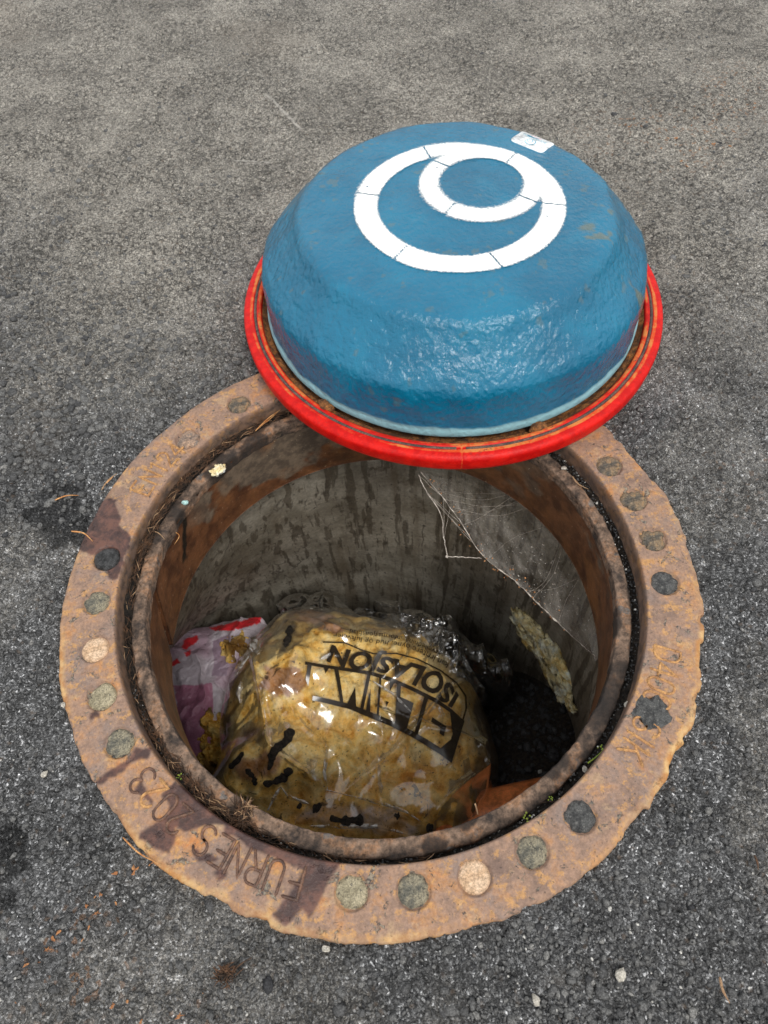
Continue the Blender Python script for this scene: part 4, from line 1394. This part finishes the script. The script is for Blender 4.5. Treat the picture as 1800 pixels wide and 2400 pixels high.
clod_line(r6([(495, 535), (470, 580), (430, 620), (405, 690)]), 9, 'longest black soil streak on the bag, slanting down its left half', 1)
clod_line(r6([(385, 742), (430, 735), (470, 715), (488, 685)]), 8, 'hooked black soil streak just below the longest streak on the bag', 2)
clod_line(r6([(255, 682), (285, 655), (310, 622)]), 5, 'short black soil streak at the left edge of the bag', 3)
clod_line(r6([(318, 688), (345, 715), (358, 748)]), 6, 'short black soil streak between the left edge and the hooked streak', 4)
clod_line(r6([(580, 828), (600, 842)]), 11, 'round black soil clod near the front of the bag', 5)
clod_line(r6([(518, 824), (530, 832)]), 5, 'small black soil clod left of the round clod', 6)
clod_line(r6([(640, 872), (690, 885), (730, 880), (768, 890)]), 9, 'wide black soil smear at the front of the bag', 7)
clod_line(r6([(885, 862), (905, 868)]), 6, 'small black soil clod at the front right of the bag', 8)
clod_line(r6([(488, 140), (482, 180), (470, 222)]), 7, 'black soil streak at the back left of the bag', 9)
clod_line(r6([(1010, 908), (1030, 912)]), 6, 'black soil clod on the bag just inside the near lip', 10)


# heaps of soft stuff as closed domes
def heap_mesh(name, outline_px, z0, rise, mat, parent, paintf=None, noise=(.014, 12, .006, 40), na=260, nu=60, drop=.3, fold=0.0, power=2.6):
    W_ = bp(outline_px, z0)[:, :2]
    c = W_.mean(0)
    an = np.arctan2(W_[:, 1] - c[1], W_[:, 0] - c[0]); ra = np.hypot(W_[:, 0] - c[0], W_[:, 1] - c[1])
    o = np.argsort(an); an, ra = an[o], ra[o]
    an = np.r_[an - 2 * np.pi, an, an + 2 * np.pi]; ra = np.r_[ra, ra, ra]
    u_ = np.concatenate([np.linspace(0, 1, nu), [1.01, 1.01]])
    U_, A_ = np.meshgrid(u_, np.linspace(-np.pi, np.pi, na, endpoint=False), indexing='ij')
    q = np.interp(A_, an, ra) * U_
    X_, Y_ = c[0] + q * np.cos(A_), c[1] + q * np.sin(A_)
    Z_ = z0 + rise * (1 - np.clip(U_, 0, 1) ** power) + noise[0] * fbm(X_ * noise[1], Y_ * noise[1], z0 * 9, 3) + noise[2] * fbm(X_ * noise[3], Y_ * noise[3], 3., 3)
    if fold:
        Z_ = Z_ + fold * (1 - np.abs(fbm(X_ * 17, Y_ * 9, 5., 3))) ** 4
    Z_[-2] -= drop * .4; Z_[-1] -= drop
    V_ = np.c_[X_.ravel(), Y_.ravel(), Z_.ravel()]
    at_ = {}
    if paintf is not None:
        at_['tint'] = paintf(V_, pj(V_))
    return mesh(name, V_, gridf(len(u_), na), mat, parent, attrs=at_)


def paint2(V_, p_):
    jx_ = p_[:, 0] + 5 * fbm(V_[:, 0] * 30, V_[:, 1] * 30, 1., 3); jy_ = p_[:, 1] + 5 * fbm(V_[:, 0] * 30, V_[:, 1] * 30, 7., 3)
    t_ = np.tile(np.array([.50, .44, .49]), (len(V_), 1))
    n_ = sstep(-.1, .4, fbm(V_[:, 0] * 9, V_[:, 1] * 9, 2., 3))[:, None]
    t_ = t_ * (1 - .5 * n_) + np.array([.36, .17, .26]) * .5 * n_
    for poly, c in ((r6([(40, 370), (190, 360), (200, 640), (110, 640), (60, 480)]), (.40, .165, .25)), (r6([(190, 200), (260, 180), (250, 330), (190, 340)]), (.33, .24, .31)), (r6([(180, 155), (260, 122), (380, 105), (370, 128), (260, 165)]), (.62, .025, .035)), (r6([(78, 190), (130, 175), (140, 190), (95, 225), (80, 222)]), (.62, .03, .04)), (r6([(85, 240), (105, 225), (110, 245), (95, 258)]), (.6, .03, .04)), (r6([(30, 285), (62, 262), (66, 276), (34, 300)]), (.6, .03, .04))):
        m_ = inpoly(jx_, jy_, poly)
        t_[m_] = c
    return t_


b2 = heap_mesh('plastic_bag', r6([(-60, 420), (-40, 260), (60, 175), (180, 145), (300, 118), (380, 112), (420, 170), (330, 300), (290, 440), (260, 600), (200, 720), (90, 760), (0, 640)]), -.66, .05, M['bag2'], None, paint2, (.012, 10, .003, 35), fold=.012)
tag(b2, 'crumpled white plastic bag with red print and pink contents at the left of the shaft', 'plastic bag')


def paint3(V_, p_):
    n_ = sstep(-.2, .5, fbm(V_[:, 0] * 25, V_[:, 1] * 25, 2., 3))[:, None]
    return np.array([.62, .40, .11]) * (1 - n_) + np.array([.16, .09, .03]) * n_


for pl, lb, z0 in ((r6([(165, 560), (215, 400), (250, 420), (240, 600), (220, 720), (160, 720), (130, 660)]), 'dirty yellow glass wool wedged between the two bags', -.645), (r6([(235, 300), (250, 190), (330, 150), (370, 180), (300, 300), (250, 340)]), 'tuft of yellow glass wool at the back left of the large bag', -.645)):
    tag(heap_mesh('glass_wool_tuft', pl, z0, .045, M['wool'], None, paint3, (.016, 30, .014, 90), 220, 60, power=2.0), lb, 'glass wool')
# smoky crumpled film behind the bag
tag(heap_mesh('plastic_film', r6([(430, 60), (560, 25), (690, 50), (730, 110), (600, 120), (480, 110)]), -.66, .05, M['smoke_film'], None, None, (.014, 10, .004, 30), 200, 50, fold=.014), 'crumpled clear plastic film at the back left of the bag', 'plastic film')
tag(heap_mesh('plastic_film', r6([(730, 90), (800, 62), (920, 75), (1050, 110), (1130, 200), (1230, 250), (1340, 310), (1310, 400), (1240, 420), (1170, 330), (1060, 200), (880, 140)]), -.67, .085, M['smoke_film'], None, None, (.026, 9, .008, 30), 260, 60, fold=.03), 'dark crumpled plastic film at the back right of the bag', 'plastic film')
tag(heap_mesh('plastic_film', r6([(240, 700), (300, 690), (345, 730), (335, 790), (290, 830), (230, 780)]), -.585, .03, M['smoke_film'], None, None, (.01, 20, .004, 60), 120, 30, fold=.015), 'scrap of grey plastic film at the front left of the bag', 'plastic film')

# glass wool stuck to the wall on the right
r5 = lambda a: reg((950, 960), .4641, a)


def wall_wool(spine, wid, label, n_=260, seed=3.):
    H = np.array([wall_hit(q) for q in spine])
    C_ = curve_pts(H, 60)
    wv = np.interp(np.linspace(0, 1, 60), np.linspace(0, 1, len(wid)), wid)
    u_, v_ = np.meshgrid(np.linspace(0, np.pi, 8), np.linspace(0, 2 * np.pi, 14, endpoint=False), indexing='ij')
    D_ = np.stack([np.sin(u_) * np.cos(v_), np.sin(u_) * np.sin(v_), np.cos(u_)], -1)
    Vs_, Fs_, nb_, tn = [], [], 0, []
    for k in range(n_):
        i_ = min(59, int(60 * (k + random.random()) / n_))
        p = C_[i_]
        a, b, q = shaft_ring(p[2])
        nrm = np.array([a - p[0], b - p[1], 0]); nrm /= np.linalg.norm(nrm)
        T = C_[min(i_ + 1, 59)] - C_[max(i_ - 1, 0)]; T /= np.linalg.norm(T)
        S = np.cross(T, nrm)
        s_ = wv[i_] * random.uniform(.12, .38) + .0015
        c = p + S * random.uniform(-1, 1) * wv[i_] * 1.1 + nrm * random.uniform(.003, .010)
        q_ = 1 + .85 * fbm(D_[..., 0] * 2.5 + k * 3.1, D_[..., 1] * 2.5, D_[..., 2] * 2.5, 3)
        dd = D_ * q_[..., None] * s_
        V_ = c + dd[..., :1] * T * random.uniform(1.0, 2.0) + dd[..., 1:2] * S + dd[..., 2:] * nrm * .55
        Vs_.append(V_.reshape(-1, 3)); Fs_.append(gridf(8, 14) + nb_); nb_ += 8 * 14
        tn.append(np.tile(np.array([.98, .88, .54]) * random.uniform(.72, 1.0), (8 * 14, 1)))
    return tag(mesh('glass_wool_scrap', np.vstack(Vs_), np.vstack(Fs_), M['wool'], attrs=dict(tint=np.vstack(tn))), label, 'glass wool')


wall_wool(r5([(580, 1040), (640, 1110), (710, 1200), (770, 1300), (820, 1420), (872, 1520)]), [.020, .044, .034, .046, .030, .004], 'long torn strip of yellow glass wool on the right wall of the shaft')
wall_wool(reg((1100, 1600), .217, [(810, 350), (850, 400), (900, 450), (890, 520)]), [.004, .009, .009, .003], 'small scrap of yellow glass wool above the gravel', 40)

# orange pipe
pv, pf = tube([np.array([.02, -.235, -.625]), np.array([.2, -.212, -.62]), np.array([.40, -.185, -.615])], .062, 48)
tag(mesh('drain_pipe', pv, pf, M['pipe']), 'smooth orange plastic pipe beside the bag near the front of the shaft', 'pipe')

# ------------------------------------------------------------------ cobweb
web = tag(empty('cobweb', (.07, .165, -.004)), 'dusty cobweb hanging from the cover rim to the right side of the frame', 'cobweb')
off = np.array([.07, .165, -.004])
A3 = bp([(985, 1106)], -.004)[0]
D3 = bp([(1396, 1541)], -.172)[0]
mids = bp(reg((950, 960), .4641, [(240, 510), (380, 735), (560, 870), (690, 1000), (860, 1160)]), -.1)
zl = [-.045, -.085, -.115, -.135, -.158]
S_ = [A3] + [bp([q], zq)[0] for q, zq in zip(reg((950, 960), .4641, [(240, 510), (390, 735), (560, 870), (690, 1000), (860, 1160)]), zl)] + [D3]
S_ = curve_pts(S_, 60)
E0 = math.atan2(*bp([(1126, 1118)], -.178)[0][[1, 0]]); E1 = math.atan2(D3[1], D3[0])
ea = np.linspace(E0, E1, 60)
arcp = np.c_[.3135 * np.cos(ea), .3135 * np.sin(ea), np.full(60, -.177)]
ww = np.linspace(0, 1, 26)[None, :, None]
sag = np.sin(np.pi * ww) * np.array([0, 0, -.012])
Vw = S_[:, None, :] * (1 - ww) + arcp[:, None, :] * ww + sag
Vw = Vw + (.004 * fbm(Vw[..., 0] * 25, Vw[..., 1] * 25, 4., 3))[..., None] * np.array([0, 0, 1])
dens = np.repeat((1.25 - .8 * np.linspace(0, 1, 26))[None], 60, 0) * np.linspace(.75, 1.1, 60)[:, None]
mesh('sheet', Vw.reshape(-1, 3) - off, gridf(60, 26, closed=False), M['web'], web, attrs=dict(dens=np.clip(dens, 0, 1).ravel()))
Vs, Fs, nb = [], [], 0


def strand(pts, rad):
    global nb
    V_, F_ = tube(np.array(pts) - off, rad, 5)
    Vs.append(V_); Fs.append([f + nb for f in F_]); nb += len(V_)


jit = lambda P_, a_: P_ + a_ * rng.normal(size=P_.shape)
strand(jit(S_, .0004), np.clip(.0004 + .0005 * rng.normal(size=60), .0002, .0016) * np.interp(np.linspace(0, 1, 60), [0, .25, .5, .75, 1], [.5, .8, 1.3, 1.1, .9]))
Lp = [bp([q], zq)[0] for q, zq in zip(reg((950, 960), .4641, [(65, 330), (110, 420), (180, 530), (195, 650), (212, 742)]), (-.01, -.03, -.055, -.075, -.09))]
strand(jit(curve_pts(Lp, 24), .0005), .0007)
L2 = [bp([q], zq)[0] for q, zq in zip(reg((950, 960), .4641, [(212, 742), (300, 745), (385, 750)]), (-.09, -.088, -.087))]
strand(jit(curve_pts(L2, 14), .0004), .0006)
strand([bp([reg((950, 960), .4641, [(205, 740)])[0]], -.09)[0], bp([reg((950, 960), .4641, [(216, 746)])[0]], -.09)[0]], .0022)
for _ in range(14):
    i = random.randrange(4, 56); j = min(57, max(2, i + random.randrange(-7, 8)))
    ctr = (S_[i] + arcp[j]) / 2 + np.array([random.gauss(0, .006), random.gauss(0, .006), -.016])
    strand(jit(curve_pts([S_[i], ctr, arcp[j]], 10), .0003), random.uniform(.0001, .0002))
for _ in range(6):
    i = random.randrange(4, 30)
    strand(jit(curve_pts([Lp[random.randrange(0, 4)], S_[i]], 8), .0004), .00018)
mesh('strands', np.vstack(Vs), [np.vstack([f[k] for f in Fs]) for k in range(3)], M['thread'], web)
P = np.array([S_[random.randrange(3, 45)] + rng.normal(size=3) * .006 for _ in range(70)]) - off
V, Fc, ta = stones(P, rng.uniform(.0006, .0018, 70), .7, np.zeros(70))
mesh('caught_debris', V, Fc, M['flake'], web, smooth=False)['kind'] = 'stuff'

# ------------------------------------------------------------------ small loose things
def needle(p0, p1, bow, rad, label, mat='needle', z0=None, z1=None, lift=.0022):
    def on(uv, zf):
        if zf is not None: return bp([uv], zf)[0]
        q = bp([uv], 0)[0]
        q = q + np.array([0, 0, 0])
        rr_ = math.hypot(q[0], q[1])
        q[2] = (lift if rr_ > .404 else .0016)
        return q
    a, b = on(p0, z0), on(p1, z1)
    m_ = (a + b) / 2
    d_ = b - a
    m_ = m_ + np.array([-d_[1], d_[0], 0]) * bow + np.array([0, 0, .0012])
    pts = curve_pts([a, m_, b], 14)
    rd = rad * np.interp(np.linspace(0, 1, 14), [0, .1, .6, 1], [.55, 1, .85, .25])
    V_, F_ = tube(pts, rd, 6)
    return tag(mesh('pine_needle', V_, F_, M[mat]), label, 'pine needle', 'loose pine needles')


r3 = lambda a: reg((130, 860), .4039, a)
r4 = lambda a: reg((130, 1440), .4039, a)
for (a, b), bow, rad, lb, mat, z in [
    (r3([(0, 778), (140, 750)]), .08, .0011, 'orange pine needle on the wet asphalt left of the frame', 'needle', None),
    (r3([(95, 958), (220, 1016)]), .12, .0012, 'curved orange pine needle reaching onto the wet part of the frame', 'needle', None),
    (r3([(270, 720), (360, 622)]), .06, .0011, 'longer of two tan pine needles along the upper left edge of the frame', 'twig', None),
    (r3([(285, 690), (345, 632)]), -.08, .0009, 'shorter of two tan pine needles along the upper left edge of the frame', 'needle', None),
    (r3([(1160, 372), (1312, 243)]), .03, .0010, 'long red-brown pine needle in the groove by the red rim', 'needle', -.022),
    (r3([(1180, 350), (1290, 262)]), -.05, .0008, 'thin red-brown pine needle beside the long one near the red rim', 'needle', -.023),
    (r3([(545, 948), (636, 1002)]), .1, .0009, 'pale pine needle lying across the inner lip on the left', 'twig', -.026),
    (r3([(682, 950), (690, 1030)]), .35, .0009, 'small curled orange needle on the left inner wall of the frame', 'needle', -.05),
    (r4([(395, 1296), (602, 1450)]), -.05, .0009, 'long thin orange needle along the lower left edge of the frame', 'needle', None),
    (reg((1200, 2000), .3617, [(1340, 800), (1405, 970)]), -.1, .0015, 'short brown twig on the asphalt at the lower right', 'twig', None),
    (reg((1200, 2000), .3617, [(1565, 15), (1590, 110)]), .05, .0012, 'dark thin twig on the asphalt at the right', 'darkneedle', None),
    (r5([(842, 336), (925, 402)]), -.15, .0010, 'tan curved needle in the groove on the upper right of the frame', 'twig', -.024),
    (reg((0, 1900), .5425, [(1010, 692), (1090, 635)]), .05, .0009, 'thin dark stalk beside the moss tuft on the lower asphalt', 'darkneedle', None),
]:
    needle(a, b, bow, rad, lb, mat, z, z)
# upright stalk on the near lip
pl = [bp([q], zq)[0] for q, zq in zip(reg((1100, 1600), .217, [(90, 1420), (80, 1370), (62, 1310)]), (-.028, -.018, -.006))]
V, Fc = tube(curve_pts(pl, 10), .0009, 6)
tag(mesh('stalk', V, Fc, M['twig']), 'tiny pale stalk standing on the near inner lip', 'stalk')
# moss / needle tufts
def tuft(c, rad, n_, label, name, mat, z):
    ctr = bp([c], z)[0]
    Vs_, Fs_, nb_ = [], [], 0
    for _ in range(n_):
        a = random.uniform(0, 6.28); e = random.uniform(0, .7)
        L = rad * random.uniform(.5, 1.5)
        s0 = ctr + np.array([random.gauss(0, rad * .4), random.gauss(0, rad * .4), .0005])
        d_ = np.array([math.cos(a) * math.cos(e), math.sin(a) * math.cos(e), math.sin(e)]) * L
        V_, F_ = tube([s0, s0 + d_ * .5 + np.array([0, 0, .001]), s0 + d_], [.0006, .0006, .0002], 4)
        Vs_.append(V_); Fs_.append([f + nb_ for f in F_]); nb_ += len(V_)
    return tag(mesh(name, np.vstack(Vs_), [np.vstack([f[k] for f in Fs_]) for k in range(3)], M[mat]), label, 'plant debris')


tuft((531, 2283), .009, 70, 'dark dry tuft of plant debris on the asphalt below the frame', 'debris_tuft', 'darkneedle', .001)
tuft(r4([(1080, 1175)])[0], .012, 130, 'bristly clump of dark needles on the near left lip', 'debris_tuft', 'darkneedle', -.024)
tuft(r4([(1110, 1140)])[0], .010, 24, 'brown needle ends sticking out of the clump on the near left lip', 'debris_tuft', 'twig', -.022)
tuft(reg((180, 1000), .226, [(720, 1240)])[0], .008, 80, 'black clump of soil and needles on the left lip', 'debris_tuft', 'darkneedle', -.022)


def sprout(c, z, s_, label):
    ctr = bp([c], z)[0]
    V_, F_ = [], []
    for k in range(7):
        a = k * 2.4; L = s_ * random.uniform(.7, 1.2)
        o = ctr + np.array([random.gauss(0, s_ * .5), random.gauss(0, s_ * .5), random.uniform(0, .002)])
        d_ = np.array([math.cos(a), math.sin(a), .35]); n_ = np.array([-math.sin(a), math.cos(a), 0]) * L * .38
        b_ = len(V_)
        V_ += [o, o + d_ * L * .5 + n_, o + d_ * L, o + d_ * L * .5 - n_, o + d_ * L * .5 + np.array([0, 0, .0006])]
        F_ += [(b_, b_ + 4, b_ + 1), (b_ + 1, b_ + 4, b_ + 2), (b_ + 2, b_ + 4, b_ + 3), (b_ + 3, b_ + 4, b_)]
    return tag(mesh('seedling', V_, np.array(F_), M['green'], smooth=False), label, 'seedling', 'green seedlings in the groove')


sprout(r5([(1165, 770)])[0], -.024, .0035, 'green seedling in the groove on the right of the frame')
sprout(r5([(1190, 825)])[0], -.024, .0022, 'tiny green seedling just below the larger one on the right')
sprout(reg((1100, 1600), .217, [(880, 1250)])[0], -.025, .0022, 'bright green speck of moss in the lower right groove')
sprout(reg((1100, 1600), .217, [(610, 1450)])[0], -.025, .0030, 'yellow green moss in the groove near the bottom of the frame')
sprout(reg((1100, 1600), .217, [(1420, 705)])[0], -.025, .0028, 'yellow green moss beside the grass blade in the right groove')
sprout(r4([(720, 945)])[0], -.025, .0025, 'yellow green moss in the groove above the date on the frame')
V, Fc = tube(curve_pts(bp(reg((1100, 1600), .217, [(1280, 870), (1360, 810), (1430, 740)]), -.02), 12), np.linspace(.0010, .0003, 12), 5)
tag(mesh('grass_blade', V, Fc, M['green']), 'thin yellow green grass blade in the right groove', 'grass blade')


def pebble(c, z, s_, label, mat='pebble', grp='pale pebbles on the asphalt', seed=0., name='pebble', cat='pebble', fl=.6):
    o = lump_mesh(name, M[mat], None, s_, s_ * .78, s_ * fl, seed, .35, 8, 1.6)
    q = bp([c], z)[0]
    o.location = (q[0], q[1], q[2] + s_ * fl * .45)
    o.rotation_euler = (0, 0, seed)
    return tag(o, label, cat, grp)


r66 = lambda p: (1200 + p[0] * .3617, 2000 + p[1] * .3617)
pebble(r66((703, 790)), -.002, .0058, 'largest white pebble on the asphalt at the lower right', seed=1.)
pebble(r66((155, 950)), -.002, .0048, 'white pebble near the bottom edge, below the frame', seed=2.)
pebble((765, 2224), -.002, .0038, 'white pebble touching the lowest edge of the frame', seed=3.)
pebble((105, 1815), -.002, .0040, 'white chip on the asphalt left of the frame', seed=4.)
pebble((149, 1653), -.001, .0032, 'cream pebble against the left edge of the frame', seed=5.)
tiny = [r66(p) for p in [(93, 620), (523, 686), (292, 1020), (770, 510), (640, 355), (815, 460), (1490, 220), (1570, 130), (1205, 525), (1100, 640)]] + [(p[0] * .5425, p[1] * .5425) for p in [(295, 525), (118, 582), (270, 218), (705, 1100), (480, 1160)]]
P = bp(tiny, 0); P[:, 2] = gz(P[:, 0], P[:, 1]) + .001
V, Fc, ta = stones(P, rng.uniform(.0016, .003, len(P)), .6, np.full(len(P), .98))
mesh('pale_grit', V, Fc, M['stone'], ground, smooth=False, attrs=dict(tone=ta))['kind'] = 'stuff'
pebble(r5([(800, 296)])[0], -.026, .0040, 'white chip on the inner lip at the upper right of the frame', grp='chips in the frame groove', seed=31., name='stone_chip')
pebble(r5([(1122, 1490)])[0], -.026, .0046, 'oval white pebble in the groove at the right of the frame', grp='chips in the frame groove', seed=32., name='stone_chip')
pebble(reg((1100, 1600), .217, [(1245, 935)])[0], -.026, .0035, 'white chip in the groove at the lower right of the frame', grp='chips in the frame groove', seed=33., name='stone_chip')
pebble(reg((180, 1000), .226, [(1125, 795)])[0], -.026, .0046, 'pale mint foam chip on the left inner lip', 'mint', None, 41., 'foam_chip', 'foam chip', .8)
o = lump_mesh('glass_wool_tuft', M['wool'], None, .010, .006, .006, 7.7, .7, 18, 2.4)
at_ = o.data.attributes.new('tint', 'FLOAT_COLOR', 'POINT')
at_.data.foreach_set('color', np.tile(np.array([.86, .78, .55, 1], np.float32), len(o.data.vertices)))
q = bp([r3([(945, 605)])[0]], -.027)[0]
o.location = (q[0], q[1], -.024); o.rotation_euler = (0, 0, R(40))
tag(o, 'cream glass wool tuft caught on the upper left inner lip', 'glass wool')

# rust flakes
fl_ll = [(490, 270), (575, 255), (645, 228), (430, 365), (405, 372), (495, 400), (370, 410), (413, 443), (380, 505), (250, 523), (350, 560), (225, 555), (198, 600), (160, 655), (110, 660), (60, 830), (770, 888), (875, 785), (480, 845), (545, 825), (605, 912)]
fl_ur = [(580, 975), (600, 1015), (945, 1070), (880, 1065), (835, 1140), (1070, 965), (1240, 1110), (1370, 1120), (1440, 1125), (1075, 1105), (1130, 1150), (995, 1240), (1030, 1280), (1090, 820), (1560, 790), (1555, 825), (1400, 1010), (970, 890)]


def flake(c, s_, label, grp, seed):
    V_, F_ = disc(s_, .0008, 4, 10, .0006, seed, .9)
    o = mesh('rust_flake', V_ * np.array([1, .7, 1]), F_, M['flake'])
    q = bp([c], 0)[0]
    o.location = (q[0], q[1], float(gz(q[0], q[1])) + .0016)
    o.rotation_euler = (random.gauss(0, .12), random.gauss(0, .12), seed)
    return tag(o, label, 'rust flake', grp)


def specks(pts, smin, smax, mat, parent_name):
    Vs_, Fs_, nb_ = [], [], 0
    for k, c in enumerate(pts):
        V_, F_ = disc(random.uniform(smin, smax), .0006, 3, 8, .0005, k * 1.9, .9)
        a = random.uniform(0, 6.28)
        V_ = V_ * np.array([1, .65, 1])
        V_ = np.c_[V_[:, 0] * math.cos(a) - V_[:, 1] * math.sin(a), V_[:, 0] * math.sin(a) + V_[:, 1] * math.cos(a), V_[:, 2]]
        q = bp([c], 0)[0]
        Vs_.append(V_ + np.array([q[0], q[1], float(gz(q[0], q[1])) + .0013])); Fs_.append(F_ + nb_); nb_ += len(V_)
    o = mesh(parent_name, np.vstack(Vs_), np.vstack(Fs_), M[mat], ground)
    o['kind'] = 'stuff'


LL = [(p[0] * .5425, 1900 + p[1] * .5425) for p in fl_ll]
UR = [(1300 + p[0] * .3014, p[1] * .3014) for p in fl_ur]
for c, s_, lb in ((LL[1], .0042, 'slanting orange rust flake on the asphalt nearest the lower left of the frame'), (LL[7], .0034, 'orange rust flake in the middle of the trail on the lower left asphalt'), (LL[12], .0034, 'orange rust flake towards the left end of the trail on the lower left asphalt'), (LL[16], .0036, 'orange rust flake at the bottom edge of the picture below the dark debris tuft'), (UR[2], .0046, 'largest orange rust flake on the asphalt to the upper right of the cover'), (UR[6], .0044, 'orange rust flake right of the largest one on the upper right asphalt'), (UR[0], .0036, 'orange rust flake nearest the back of the blue dome')):
    flake(c, s_, lb, 'rust flakes on the asphalt', s_ * 900)
specks([q for k, q in enumerate(LL) if k not in (1, 7, 12, 16)], .0012, .0028, 'flake', 'rust_specks')
specks([q for k, q in enumerate(UR) if k not in (0, 2, 6)], .0018, .0036, 'flake', 'rust_specks')
